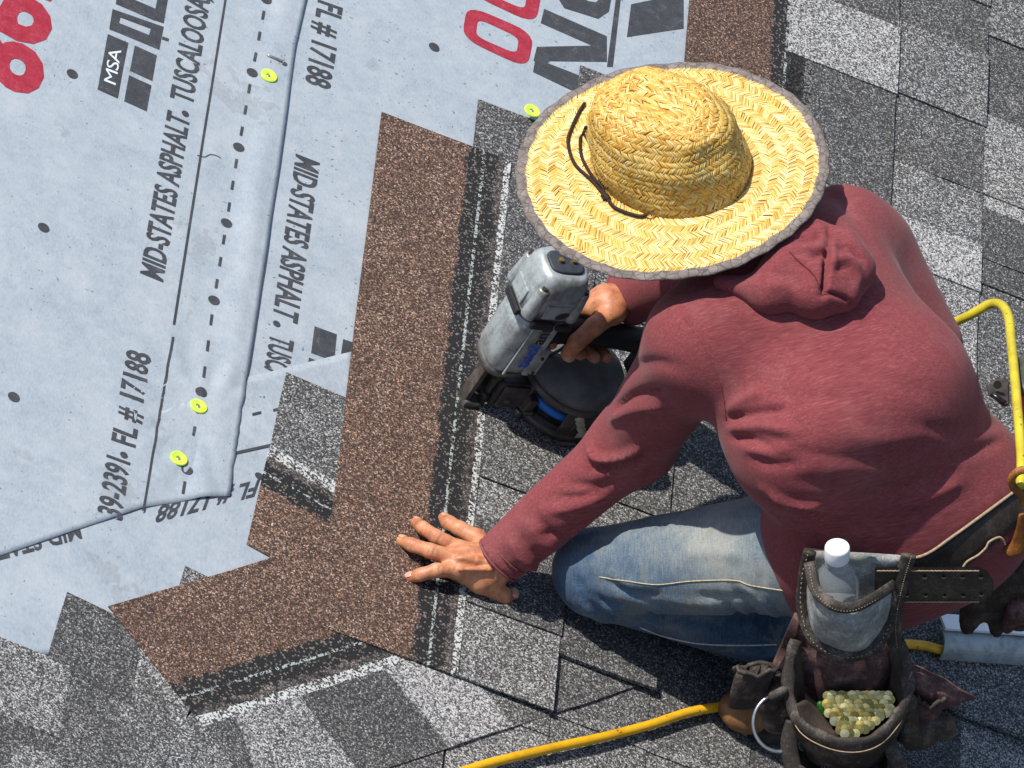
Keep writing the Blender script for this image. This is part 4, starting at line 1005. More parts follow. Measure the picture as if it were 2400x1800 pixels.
gm('cap_recess', rbox((.0, -.0465, .246), (.040, .003, .026), .0012), 'gun', g_c); gm('cap_recess', rbox((-.0475, 0, .246), (.003, .040, .026), .0012), 'gun', g_c)
gm('grease_smear', loft([[np.array([.012 + .011 * math.cos(a) * k, -.0484, .242 + .007 * math.sin(a) * k + .003 * math.cos(a)]) for a in np.linspace(0, 2 * math.pi, 14, endpoint=False)] for k in (.05, .6, 1.)], False), 'gun_dark', g_c)
band = loft([sect(.2185, .0445, .0430, 3.3), sect(.2195, .0475, .0465, 3.4), sect(.2275, .0485, .0475, 3.4), sect(.2290, .0455, .0445, 3.4)])
gm('rubber_band', band, 'gun_trim', None, True)
gm('bumper_pad', rbox((-.012, -.0485, .2215), (.038, .008, .014), .003), 'gun_rub'); gm('bumper_pad', rbox((.028, -.0475, .2185), (.026, .008, .011), .003), 'gun_rub')
gm('bumper_pad', rbox((-.049, -.004, .2230), (.008, .05, .012), .003), 'gun_rub')
pl = gm('exhaust_plate', loft([sect(.300, .0295, .0225, 3.6), sect(.3035, .029, .022, 3.6), sect(.3042, .026, .019, 3.2)]), 'plate', None, True)
for x in (-.011, .012): gm('screw', join(cyl((x, 0, .304), (x, 0, .3085), .0042, 12), cyl((x, 0, .3085), (x, 0, .3092), .002, 8)), 'brass', pl)
# nose: guide rails, tube, foot
gm('nose_rail', rbox((-.015, 0, .056), (.008, .020, .106), .0018), 'gun_trim'); gm('nose_plate', rbox((.010, .013, .062), (.034, .006, .092), .0015), 'gun_dark')
gm('guide_tube', join(cyl((.006, -.010, .022), (.006, -.010, .112), .0058, 14), cyl((.006, -.010, .075), (.006, -.010, .090), .0092, 14), cyl((.006, -.010, .034), (.006, -.010, .042), .0075, 14)), 'gun_dark', None, True)
gm('adjust_ring', cyl((.009, -.012, .092), (.009, -.012, .106), .0125, 16, None, .002), 'gun_nose', None, True); gm('blue_mark', cyl((.009, -.0235, .101), (.009, -.0255, .101), .004, 10), 'blue')
gm('foot', rbox((-.006, -.002, .012), (.026, .026, .022), .003), 'gun_nose'); gm('foot_lip', rbox((-.016, -.002, .006), (.008, .032, .012), .002), 'gun_nose')
gm('nose_collar', loft([sect(.096, .034, .033, 3), sect(.100, .038, .037, 3), sect(.110, .038, .037, 3), sect(.112, .034, .033, 3)]), 'gun_nose', None, True)
# feed arm, latch, canister
gm('feed_arm', rbox((.046, -.012, .052), (.072, .022, .050), .003), 'gun_dark'); gm('feed_plate', rbox((.052, -.0245, .052), (.070, .004, .040), .0015), 'gun_trim')
gm('pivot_screw', cyl((.030, -.0265, .045), (.030, -.029, .045), .0042, 12), 'gun_nose')
for dx in (0, .022): gm('latch', rbox((.062 + dx, -.033, .050), (.014, .014, .026), .003), 'gun_trim')
gm('latch_tip', rbox((.062, -.041, .040), (.014, .006, .007), .002), 'gun_nose'); gm('feed_pin', cyl((.056, -.03, .022), (.056, -.03, .034), .0065, 12, None, .002), 'gun_nose')
KZ = .014; KX, KY, KR = .124, -.004, .071
cc = lambda z, r: [np.array([KX + r * math.cos(a), KY + r * math.sin(a), z + KZ]) for a in np.linspace(0, 2 * math.pi, 48, endpoint=False)]
can = gm('canister', loft([cc(.070, KR), cc(.088, KR - .001), cc(.096, KR - .007), cc(.1015, KR - .022), cc(.1035, KR - .045)]), 'canister', None, True)
gm('canister_rim', loft([cc(.064, KR + .001), cc(.066, KR + .0035), cc(.073, KR + .0035), cc(.075, KR + .0005)]), 'gun_trim', can, True)
gm('canister_base', loft([cc(.010, KR - .006), cc(.012, KR), cc(.021, KR + .002), cc(.024, KR)]), 'gun_trim', can, True)
gm('nail_coil', loft([cc(.020, KR - .013), cc(.068, KR - .013)]), 'gun_dark', can, True)
gm('coil_collar', loft([cc(.036, KR - .0125), cc(.038, KR - .009), cc(.046, KR - .009), cc(.048, KR - .0125)], False), 'blue', can, True)
def wall(a0, a1, z0, z1, r, n=14, th_=.003):
    rings = []
    for a in np.linspace(a0, a1, n):
        cx, sx = math.cos(a), math.sin(a); rings.append([np.array([KX + q * cx, KY + q * sx, z + KZ]) for q, z in ((r, z0), (r, z1), (r - th_, z1), (r - th_, z0))])
    return loft(rings)
for a0, a1 in ((-1.05, .75), (.9, 3.35), (-3.07, -2.78), (-1.95, -1.72)): gm('canister_wall', wall(a0, a1, .020, .068, KR), 'gun_trim', can, True)
gm('canister_wall', wall(-1.72, -1.03, .020, .068, KR + .0004), 'gun_trim', can, True)
# dried paint crust on the canister
def crust(cells, r):
    V, F = [], []
    for (a, z, da, dz) in cells:
        b = len(V); n = 10; V.append(np.array([KX + (r + .0016) * math.cos(a), KY + (r + .0016) * math.sin(a), z + KZ]))
        for k in range(n):
            q = 2 * math.pi * k / n; j = rng.uniform(.75, 1.2); aa = a + da * j * math.cos(q); V.append(np.array([KX + (r + .0002) * math.cos(aa), KY + (r + .0002) * math.sin(aa), z + KZ + dz * j * math.sin(q)]))
        F += [(b, b + 1 + k, b + 1 + (k + 1) % n) for k in range(n)]
    return V, F
gm('paint_crust', crust([(-1.70 + .05 * i, .060 - .0055 * i, .085, .006) for i in range(7)] + [(-1.38 + .09 * i, .028 + .0035 * i, .11, .008) for i in range(5)] + [(-1.42, .026, .14, .006)], KR + .0008), 'paint', can)
gm('base_tab', rbox((KX - .005, KY - KR - .001, .009 + KZ), (.030, .006, .006), .002), 'gun_nose', can)
# handle, trigger, air fitting
hd_ = gm('handle', tube(catmull([(.036, .0, HZ - .008), (.062, .0, HZ + .002), (.10, .0, HZ), (.15, .0, HZ - .003), (.20, .0, HZ - .010), (.235, 0, HZ - .014)], 4), [.021] * 6 + [.0185] * 10 + [.021] * 5, 14), 'gun_rub', None, True)
gm('handle_root', loft([sect(HZ - .022, .012, .016, 3, .042), sect(HZ, .020, .022, 3, .044), sect(HZ + .02, .014, .018, 3, .042)]), 'gun_rub', None, True)
gm('air_fitting', join(cyl((.235, 0, HZ - .014), (.250, 0, HZ - .015), .015, 14, None, .002), cyl((.250, 0, HZ - .015), (.270, 0, HZ - .016), .0085, 12)), 'steel', None, True)
gm('trigger', tube(catmull([(.052, -.004, HZ - .020), (.058, -.004, HZ - .034), (.054, -.004, HZ - .046)], 4), .0045, 8), 'gun_rub', None, True)
gm('trigger_guard', tube(catmull([(.044, 0, HZ - .05), (.064, 0, HZ - .056), (.082, 0, HZ - .040), (.086, 0, HZ - .02)], 5), .0025, 6), 'gun_dark', None, True)
gm('magazine_bracket', rbox((.205, 0, (HZ + .09) / 2), (.012, .02, HZ - .11), .003), 'gun_rub')
def flat_text(txt, o, ex, ey, w_, h_, mat, parent, off=.0):
    cu_ = bpy.data.curves.new('t', 'FONT'); cu_.body = txt; cu_.size = 1; cu_.offset = off; cu_.resolution_u = 3
    to = bpy.data.objects.new('t', cu_); COL.objects.link(to); bpy.context.view_layer.update()
    me = bpy.data.meshes.new_from_object(to.evaluated_get(bpy.context.evaluated_depsgraph_get())); bpy.data.objects.remove(to); bpy.data.curves.remove(cu_)
    co = np.array([v.co[:2] for v in me.vertices]); co[:, 0] -= co[:, 0].min(); co[:, 0] *= w_ / co[:, 0].max(); co[:, 1] *= h_ / .7
    V = [np.asarray(o) + np.asarray(ex) * a + np.asarray(ey) * b for a, b in co]; F = [tuple(p.vertices) for p in me.polygons]; bpy.data.meshes.remove(me)
    return mk('lettering', V, F, M[mat], parent)
flat_text('tool', (.014, -.0391, .128), (0, 0, 1), (-1, 0, 0), .046, .019, 'blue_ink', g_h, .02)
flat_text('ant', (.014, -.0391, .178), (0, 0, 1), (-1, 0, 0), .034, .019, 'black_ink', g_h, .02)

# ------------------------------------------------------------------ caps and loose nail on the sheet
M['cap'] = None
def mat_cap():
    t = NT('fluorescent_plastic'); v = t.coord(); t.base(t.ramp(t.noise(v, 150, 2), [(.3, (.52, .82, .04)), (.7, (.66, .92, .10))])); t.b.inputs['Subsurface Weight'].default_value = .2
    t.b.inputs['Subsurface Radius'].default_value = (.004, .006, .001); return t.set(.4, 0, .5)
M['cap'] = mat_cap(); M['galv'] = simple('galvanised_steel', (.50, .49, .45), .35, .85, .5, .25, 200)
prof = [(.0032, .0002), (.0034, .0014), (.0052, .0019), (.0095, .0020), (.0108, .0026), (.0119, .0022), (.0122, .0010), (.0122, .0)]
cap_me = None
def plastic_cap(x, y, hf, label):
    global cap_me
    s, t = R(x, y); p = roof_pt(s, t, float(hf(s, t)) + .0004)
    o = empty('cap_washer', mat=Matrix.Translation(Vector(p)) @ ROOF.to_3x3().to_4x4() @ Matrix.Rotation(random.uniform(0, 6), 4, 'Z'))
    tag(o, label, 'nail cap', 'yellow-green plastic nail caps on the underlayment')
    if cap_me is None:
        rings = [[(r * math.cos(a), r * math.sin(a), z) for a in np.linspace(0, 2 * math.pi, 32, endpoint=False)] for r, z in prof]
        V, F = loft(rings, False); d_ = mk('washer_disc', V, F, M['cap'], o, True)
        V, F = loft([[(r * math.cos(a), r * math.sin(a), z) for a in np.linspace(0, 2 * math.pi, 16, endpoint=False)] for r, z in ((.0032, .0004), (.0030, .0010), (.0005, .0012))]); n_ = mk('nail_head', V, F, M['galv'], o, True)
        cap_me = (d_.data, n_.data)
    else:
        for nm, me in (('washer_disc', cap_me[0]), ('nail_head', cap_me[1])):
            c = bpy.data.objects.new(nm, me); COL.objects.link(c); c.parent = o
plastic_cap(625, 186, hA, 'yellow-green plastic cap beside a loose nail on the printed sheet')
plastic_cap(462, 958, hA, 'yellow-green plastic cap pinched below a crumpled printed dot near the sheet corner')
plastic_cap(415, 1081, hA, 'yellow-green plastic cap touching the last printed dot by the sheet corner')
plastic_cap(1234, 280, lambda s, t: .0175, 'yellow-green plastic cap half hidden by the straw hat brim')
pa, pb = R(619, 136), R(657, 154)
na = roof_pt(*pa, float(hA(*pa)) + .0018); nb_ = roof_pt(*pb, float(hA(*pb)) + .0032); nd = unit(nb_ - na)
nail = empty('roofing_nail', na); tag(nail, 'loose silver roofing nail lying on the printed sheet beside a cap', 'nail')
V, F = tube([na - na, nd * .004, nd * .005, nb_ - na], [.0003, .0016, .0017, .0017], 10); mk('shank', V, F, M['galv'], nail, True)
V, F = tube([nb_ - na, nb_ - na + nd * .0010], .0046, 16); mk('nail_head', V, F, M['galv'], nail, False)

# ------------------------------------------------------------------ belt, pouches, bottle
def at(x, y, Y):
    """photo position on an upright plane at depth Y"""
    d = ray(x, y); return CAM + d * ((Y - CAM[1]) / d[1])
def leather(name, col, scuff, rough=.62):
    t = NT(name); v = t.coord(); a = t.noise(v, 34, 7, .75); b = t.noise(v, 320, 4, .7)
    c = t.ramp(t.math('ADD', t.math('MULTIPLY', a, .7), t.math('MULTIPLY', b, .3)), [(.36, tuple(x * .55 for x in col)), (.50, col), (.60, scuff), (.70, tuple(min(1, x * 1.5) for x in scuff))])
    t.base(c); t.bump(t.math('ADD', a, t.math('MULTIPLY', b, .7)), .5, .0018); return t.set(rough, 0, .35)
M['maroon_leather'] = leather('maroon_suede', (.085, .042, .038), (.19, .108, .095), .85)
M['brown_leather'] = leather('brown_leather', (.036, .025, .020), (.11, .082, .062), .6)
M['trim_leather'] = leather('binding_leather', (.040, .032, .026), (.125, .105, .085), .7)
M['canvas'] = leather('grey_canvas', (.27, .27, .25), (.46, .47, .455), .9)
M['belt'] = leather('belt_leather', (.040, .029, .023), (.085, .064, .050), .5)
M['orange_leather'] = leather('orange_leather', (.24, .085, .018), (.42, .18, .045), .5)
M['tan'] = simple('tan_stitching', (.36, .26, .17), .8, 0, .2, .3, 300); M['hole'] = simple('punched_hole', (.008, .007, .006), .9)
M['black'] = simple('black_plastic', (.012, .012, .013), .28, 0, .5, .3, 60)
M['inside'] = simple('pouch_lining', (.050, .036, .027), .9, 0, .2, .5, 40, .4)
def mat_gold():
    t = NT('zinc_yellow_nail'); r = t.n('ShaderNodeObjectInfo').outputs['Random']
    t.base(t.ramp(r, [(.0, (.26, .20, .05)), (.5, (.50, .40, .12)), (1., (.72, .62, .30))])); return t.set(.24, .95, .5)
M['gold'] = mat_gold()
M['green'] = simple('green_plastic', (.02, .10, .012), .4, 0, .5, .3)
M['white'] = simple('white_plastic', (.80, .80, .80), .35, 0, .5, .05)
Y0 = -.605
pouch = empty('tool_pouch', at(1985, 1820, Y0 - .05)); tag(pouch, 'worn brown suede tool pouch with grey bottle pocket and open nail bag', 'tool pouch')
PB = np.array(pouch.location)
def pm(name, vf, mat, smooth=True, parent=None, root=None):
    b = np.array((root or pouch).location); return mk(name, [np.asarray(v) - b for v in vf[0]], vf[1], M[mat], parent or root or pouch, smooth)
def resamp(pl, n):
    q = np.array(catmull([np.array(p, float) for p in pl], 8)); d = np.r_[0, np.cumsum(np.linalg.norm(np.diff(q[:, :2], axis=0), axis=1))]; d /= d[-1]; u = np.linspace(0, 1, n)
    return np.stack([np.interp(u, d, q[:, i]) for i in range(q.shape[1])], -1)
def sheet_px(top, bottom, bulge, nu=24, nv=16, thick=.003, wr=0., seed=3):
    """cloth between two measured edges; points are (px, py, dY) with dY toward the viewer"""
    A, B = resamp(top, nu + 1), resamp(bottom, nu + 1); g = smoothnoise(seed, 8, .8, 2.4); rows = []; back = []
    for j in range(nv + 1):
        v = j / nv; r = []; k = []
        for i in range(nu + 1):
            u = i / nu; q = A[i] * (1 - v) + B[i] * v
            dy = q[2] + bulge(u, v) + wr * float(g(u * 2, v * 1.6))
            r.append(at(q[0], q[1], Y0 - dy)); k.append(at(q[0], q[1], Y0 - dy + thick) + np.array([0, 0, -.001]))
        rows.append(r); back.append(k)
    V = [p for r in rows for p in r]; n0 = len(V); V += [p for r in back for p in r]; F = []; W = nu + 1
    for j in range(nv):
        for i in range(nu):
            a = j * W + i; F.append((a, a + W, a + W + 1, a + 1)); F.append((n0 + a, n0 + a + 1, n0 + a + W + 1, n0 + a + W))
    bd = [i for i in range(W)] + [j * W + nu for j in range(1, nv + 1)] + [nv * W + i for i in range(nu - 1, -1, -1)] + [j * W for j in range(nv - 1, 0, -1)]
    F += [(bd[i], bd[(i + 1) % len(bd)], bd[(i + 1) % len(bd)] + n0, bd[i] + n0) for i in range(len(bd))]
    return V, F
def trim(pts, r=.0075, fl=1., n=7, seg=10): return tube([at(a, b, Y0 - c) for a, b, c in catmull([np.array(p, float) for p in pts], n)], r * 1.12, seg, flat=(np.array([0, -.9, .43]), .38))
sinb = lambda u, v, k: k * math.sin(math.pi * u) * math.sin(math.pi * min(1, .25 + .75 * v))
# back panel and front pocket in grey canvas
pm('back_panel', sheet_px([(1905, 1290, .004), (1960, 1292, .004), (2040, 1296, .004), (2128, 1302, .004)], [(1898, 1480, .0), (1960, 1500, .0), (2040, 1500, .0), (2100, 1480, 0)], lambda u, v: .0, 18, 10, .003, .004), 'canvas')
pm('bottle_pocket', sheet_px([(1896, 1325, .014), (1912, 1385, .045), (1955, 1420, .064), (2000, 1424, .064), (2048, 1402, .046), (2094, 1372, .016)], [(1885, 1420, .016), (1908, 1490, .034), (1955, 1524, .044), (2000, 1530, .046), (2045, 1512, .036), (2090, 1440, .016)],
   lambda u, v: .016 * math.sin(math.pi * u) * math.sin(math.pi * v), 26, 18, .003, .004, 5), 'canvas')
pm('pocket_binding', trim([(1896, 1318, .018), (1911, 1380, .049), (1952, 1418, .068), (2000, 1423, .068), (2048, 1401, .050), (2096, 1370, .020)], .0068), 'trim_leather')
pm('pocket_binding', trim([(1898, 1292, .010), (1886, 1350, .012), (1882, 1425, .020), (1905, 1495, .038), (1955, 1530, .048), (2002, 1536, .050), (2050, 1516, .040), (2086, 1458, .022), (2098, 1400, .018)], .0078), 'trim_leather')
pm('side_binding', trim([(2130, 1300, .010), (2116, 1350, .014), (2102, 1410, .018), (2094, 1470, .020), (2098, 1520, .022), (2108, 1570, .026)], .0088), 'trim_leather')
# suede face sagging behind the bag mouth
pm('suede_face', sheet_px([(1868, 1440, .004), (1930, 1500, .010), (2000, 1512, .012), (2060, 1495, .010), (2110, 1440, .004)], [(1858, 1600, .012), (1930, 1655, .020), (2000, 1660, .022), (2060, 1655, .020), (2115, 1600, .012)],
   lambda u, v: .020 * math.sin(math.pi * u) * math.sin(math.pi * (.15 + .8 * v)) + .006 * math.sin(u * 17 + v * 3) * v, 34, 18, .003, .006, 9), 'maroon_leather')
pm('suede_strap', sheet_px([(1862, 1435, .000), (1880, 1440, .006)], [(1790, 1600, .010), (1836, 1598, .014)], lambda u, v: .006 * math.sin(v * 9), 6, 12, .004), 'maroon_leather')
pm('webbing', sheet_px([(1858, 1500, .014), (1868, 1515, .018)], [(1822, 1566, .022), (1846, 1592, .028)], lambda u, v: .002 * math.sin(u * 30), 10, 8, .003), 'trim_leather')
pm('suede_strap', sheet_px([(2106, 1505, .008), (2122, 1510, .004)], [(2130, 1590, .022), (2152, 1586, .014)], lambda u, v: .004 * math.sin(v * 8), 6, 10, .004), 'maroon_leather')
# open nail bag
LOOP = [(1866, 1500, .016), (1850, 1560, .036), (1850, 1630, .060), (1876, 1695, .092), (1935, 1732, .116), (2000, 1744, .122), (2058, 1728, .112), (2104, 1680, .088), (2128, 1625, .060), (2122, 1560, .034), (2106, 1500, .016)]
LP = [at(a, b, Y0 - c) for a, b, c in catmull([np.array(p, float) for p in LOOP], 6)]
cen = np.mean(LP, axis=0)
def shrink(k, dz, dy=0.): return [cen + (p - cen) * np.array([k, k, 1]) + np.array([0, dy, dz]) for p in LP]
flo = min(p[2] for p in LP)
bot = [np.array([cen[0] + (p[0] - cen[0]) * .72, cen[1] + (p[1] - cen[1]) * .6, flo - .075]) for p in LP]
lf = lambda rows: loft(rows, False, False)
mid_ = [(a * .55 + b * .45) + np.array([(a[0] - cen[0]) * .10, (a[1] - cen[1]) * .12, 0]) for a, b in zip(LP, bot)]
pm('nail_bag', lf([LP, mid_, bot]), 'brown_leather')
inn = [cen + (p - cen) * np.array([.93, .90, 1]) for p in LP]; inb = [np.array([cen[0] + (p[0] - cen[0]) * .78, cen[1] + (p[1] - cen[1]) * .62, flo - .022]) for p in LP]
pm('bag_lining', lf([inn, [(a + b) / 2 + np.array([0, -.006, 0]) for a, b in zip(inn, inb)], inb]), 'inside')
V = inb + [np.mean(inb, axis=0) + np.array([0, .01, .003])]; F = [(i, i + 1, len(inb)) for i in range(len(inb) - 1)]; pm('bag_floor', (V, F), 'inside')
rr_ = [.0078 + .0014 * math.sin(i * .9) + (.003 if 16 < i < 44 else 0) for i in range(len(LP))]
pm('bag_binding', tube(LP, [r * 1.05 for r in rr_], 12, flat=(np.array([0, -.75, -.1]), .55)), 'trim_leather')
def stitches(pts, c, every=11, ln=6, off=.0):
    q = resamp([np.array(p, float) for p in pts], 200); acc = 0; V, F = [], []
    i = 0
    while i < 196:
        a = at(q[i][0], q[i][1], Y0 - q[i][2] - c); b = at(q[i + 2][0], q[i + 2][1], Y0 - q[i + 2][2] - c); v, f = tube([a, b], .0006, 4); n0 = len(V); V += v; F += [tuple(k + n0 for k in g) for g in f]; i += 5
    return V, F
for pts, c in (([(1893, 1300, .012), (1880, 1350, .014), (1877, 1425, .022), (1900, 1498, .040), (1952, 1535, .050), (2002, 1541, .052), (2052, 1521, .042), (2090, 1460, .024)], .0050), ([(1896, 1324, .019), (1910, 1387, .050), (1952, 1426, .069), (2000, 1431, .069), (2048, 1409, .051), (2096, 1377, .021)], .0040), ([(2136, 1304, .010), (2121, 1352, .014), (2107, 1410, .018), (2099, 1470, .020), (2103, 1520, .022)], .0055)):
    pm('stitching', stitches(pts, c), 'tan')
pm('bag_stitching', tube([p + np.array([(p[0] - cen[0]) * .02, -.009, -.006]) for p in LP[14:48]], .0008, 5), 'tan')
# lower pocket with black packet
LO = [(1862, 1690, .070), (1850, 1745, .085), (1862, 1810, .105), (1885, 1880, .13)]; RO = [(2078, 1728, .085), (2096, 1770, .100), (2108, 1810, .110), (2095, 1880, .13)]
pm('pocket_binding', trim(LO, .0105), 'trim_leather'); pm('pocket_binding', trim(RO, .0095), 'trim_leather')
pm('lower_pocket', sheet_px([(1850, 1740, .080), (1900, 1768, .060), (2000, 1778, .055), (2060, 1770, .060), (2100, 1765, .090)], [(1868, 1900, .13), (1920, 1910, .15), (2000, 1912, .155), (2060, 1905, .15), (2100, 1900, .13)], lambda u, v: .0, 20, 10, .004, .006), 'inside')
pm('lower_pocket', sheet_px([(1858, 1740, .086), (1862, 1780, .098), (1890, 1800, .105)], [(1876, 1900, .13), (1890, 1900, .135), (1905, 1900, .14)], lambda u, v: .0, 8, 8, .004, .003), 'brown_leather')
pm('lower_pocket', sheet_px([(2080, 1730, .092), (2105, 1760, .09), (2122, 1775, .075)], [(2080, 1880, .12), (2100, 1880, .12), (2118, 1860, .10)], lambda u, v: .0, 8, 8, .004, .003), 'trim_leather')
# side pockets and flaps
def blob(name, segs, mat, res=.0045, k=.012, cut=None):
    pts = [q for a, b, *_ in segs for q in (a, b)]
    def f(p):
        d = None
        for a, b, r0, r1 in segs:
            c = caps(p, a, b, r0, r1); d = c if d is None else smin(d, c, k)
        return d if cut is None else cut(p, d)
    lo, hi = bounds(pts, max(s[2] for s in segs) + .02); V, F = snet(f, lo, hi, res); return relax(V, F, 1), F
a_ = lambda x, y, c: at(x, y, Y0 - c)
def sleeve(name, c0, w0, h0, c1, w1, h1, mat, depth=.014):
    """little open-topped pocket: mouth ring, wall, hollow"""
    r0 = [a_(c0[0] + w0 * math.cos(t), c0[1] + h0 * math.sin(t), c0[2] - .012 * math.sin(t) * -1) for t in np.linspace(0, 2 * math.pi, 20, endpoint=False)]
    r1 = [a_(c1[0] + w1 * math.cos(t), c1[1] + h1 * math.sin(t), c1[2] + .012 * math.sin(t)) for t in np.linspace(0, 2 * math.pi, 20, endpoint=False)]
    r0 = [p + np.array([.002 * math.sin(3 * i), .002 * math.cos(2 * i), .004 * math.sin(i * .9) + .002 * math.sin(i * 2.3)]) for i, p in enumerate(r0)]
    m = [(p * .5 + q * .5) + np.array([.004 * math.sin(i * 1.3), -.004 * math.sin(i), .001 * math.cos(i * 2)]) for i, (p, q) in enumerate(zip(r0, r1))]
    ce = np.mean(r0, axis=0); inner = [ce + (p - ce) * .78 for p in r0]; deep = [ce + (p - ce) * .6 + (np.mean(r1, axis=0) - ce) * .5 for p in r0]
    pm(name, loft([deep, inner, r0, m, r1]), mat)
    pm('mouth_binding', tube(r0, .0032, 7, True), 'trim_leather')
sleeve('side_pocket', (1774, 1568, .030), 50, 10, (1740, 1656, .026), 34, 8, 'brown_leather')
pm('suede_fold', blob('f', [(a_(1835, 1600, .02), a_(1800, 1640, .03), .016, .018), (a_(1800, 1640, .03), a_(1830, 1680, .03), .018, .020), (a_(1850, 1650, .03), a_(1815, 1690, .03), .014, .016)], 'x'), 'brown_leather')
pm('suede_flap', blob('f', [(a_(2142, 1590, .01), a_(2200, 1618, .015), .018, .016), (a_(2200, 1618, .015), a_(2283, 1636, .018), .015, .004), (a_(2150, 1640, .015), a_(2230, 1640, .02), .014, .010)], 'x', .004), 'maroon_leather')
sleeve('side_pocket', (2180, 1640, .034), 34, 11, (2160, 1690, .030), 26, 9, 'maroon_leather')
pm('suede_fold', blob('f', [(a_(2125, 1650, .05), a_(2135, 1740, .05), .016, .012), (a_(2140, 1700, .035), a_(2215, 1690, .03), .016, .012), (a_(2150, 1725, .04), a_(2222, 1712, .03), .010, .012), (a_(2120, 1720, .06), a_(2170, 1740, .05), .014, .008)], 'x'), 'brown_leather')
pm('lining_patch', sheet_px([(1866, 1650, .082), (1890, 1640, .070), (1915, 1660, .060)], [(1880, 1700, .094), (1925, 1722, .098), (1970, 1728, .100)], lambda u, v: .003, 8, 6, .002), 'inside')
# steel ring with leather keeper
rc = at(1828, 1694, Y0 - .065); rp = unit(np.array([.25, -.72, .65])); e1 = unit(np.cross(rp, UP)); e2 = np.cross(rp, e1)
pm('steel_ring', tube([rc + e1 * .036 * math.cos(t) + e2 * .0375 * math.sin(t) for t in np.linspace(0, 2 * math.pi, 48, endpoint=False)], .0024, 9, True), 'steel')
pm('ring_keeper', blob('k', [(a_(1812, 1632, .062), a_(1836, 1620, .060), .007, .007)], 'x', .003), 'trim_leather')
# black packet in the lower pocket
pk = empty('nail_coil_packet', at(1985, 1830, Y0 - .1)); tag(pk, 'glossy black ribbed packet stuffed in the lowest pouch pocket', 'packet')
pm('packet', sheet_px([(1912, 1752, .070), (1960, 1745, .068), (2020, 1752, .068), (2062, 1748, .07)], [(1930, 1870, .125), (1980, 1875, .135), (2030, 1872, .13), (2065, 1860, .12)], lambda u, v: .010 * math.sin(math.pi * u) + .004 * math.sin(u * 6 + v * 4), 26, 14, .02), 'black', True, None, pk)
for i in range(9):
    x = 1928 + i * 8; pm('rib', trim([(x, 1766 + i * 2, .088), (x + 6, 1800, .104), (x + 8, 1840, .118)], .0022, 1, 4, 6), 'black', True, None, pk)
# green plug and the yellow-zinc nails
gp = mk('green_tag', *[x for x in (lambda vf: ([np.asarray(v) for v in vf[0]], vf[1]))(blob('g', [(a_(1922, 1650, .058), a_(1928, 1668, .060), .005, .008)], 'x', .003))], M['green'], None, True); tag(gp, 'dark green plastic plug among the nails in the open pouch', 'plug')
nd_me = None
k = 0
for row in range(10):
    y = 1630 + row * 10; x0 = 1938 + max(0, row - 3) * 6 + (row % 2) * 6; x1 = 2090 - max(0, row - 4) * 15
    for x in np.arange(x0, x1, 12.0):
        c = .050 + .0066 * row; p = a_(x + rng.uniform(-2, 2), y + rng.uniform(-1.5, 1.5), c)
        nrm = unit(np.array([rng.normal(-.06, .07), -.62 + rng.normal(0, .06), .80]))
        q = Vector(nrm).to_track_quat('Z', 'Y')
        if nd_me is None:
            th_ = np.linspace(0, 2 * math.pi, 14, endpoint=False); rg = [[(r * math.cos(t), r * math.sin(t), z) for t in th_] for r, z in ((.0018, -.018), (.0018, -.0012), (.0061, -.0010), (.0065, -.0004), (.0062, .0), (.0012, .0003))]
            V, F = loft(rg); tmp = mk('tmp', V, F, M['gold'], None, False); nd_me = tmp.data; bpy.data.objects.remove(tmp)
        o = bpy.data.objects.new('pouch_nail', nd_me); COL.objects.link(o); o.matrix_world = Matrix.Translation(Vector(p)) @ q.to_matrix().to_4x4() @ Matrix.Rotation(rng.uniform(0, 6), 4, 'Z')
        tag(o, 'flat-headed yellow zinc nail in the heap inside the open pouch', 'nail', 'yellow zinc nails heaped in the open pouch'); k += 1
# bottle
def mat_bottle():
    t = NT('clear_bottle_plastic'); v = t.coord(); t.base((.80, .85, .88)); t.b.inputs['Alpha'].default_value = .17
    t.b.inputs['Transmission Weight'].default_value = .0; a = t.noise(v, 120, 3); t.bump(a, .12, .001); return t.set(.10, 0, .7)
M['bottle'] = mat_bottle(); M['water'] = None
bc = at(1962, 1296, Y0 - .024)
bt = empty('water_bottle', bc + np.array([0, 0, -.18])); tag(bt, 'clear plastic water bottle with white screw cap standing in the grey pocket', 'bottle')
def lathe(pr, n=32): return loft([[(r * math.cos(t), r * math.sin(t), z + .18) for t in np.linspace(0, 2 * math.pi, n, endpoint=False)] for r, z in pr])
V, F = lathe([(.0125, -.006), (.0125, -.014), (.0150, -.0155), (.0150, -.018), (.0128, -.0195), (.0135, -.024), (.020, -.032), (.0265, -.043), (.0305, -.056), (.0322, -.072), (.0322, -.095), (.0300, -.100), (.0318, -.106), (.0300, -.125), (.022, -.130)]); mk('bottle_body', V, F, M['bottle'], bt, True)
M['dregs'] = simple('bottle_dregs', (.50, .56, .60), .3, 0, .5, .1, 30); V, F = lathe([(.0296, -.090), (.0296, -.120), (.020, -.127)]); mk('water', V, F, M['bottle'], bt, True)
rg = []
for r, z in ((.0145, .012), (.0155, .0112), (.0160, .009), (.0162, -.004), (.0163, -.0045), (.0163, -.009), (.0158, -.0105)):
    rg.append([((r + (.00035 * (i % 2) if z in (.009, -.004) else 0)) * math.cos(t), (r + (.00035 * (i % 2) if z in (.009, -.004) else 0)) * math.sin(t), z + .18) for i, t in enumerate(np.linspace(0, 2 * math.pi, 56, endpoint=False))])
V, F = loft(rg); mk('screw_cap', V, F, M['white'], bt, True)

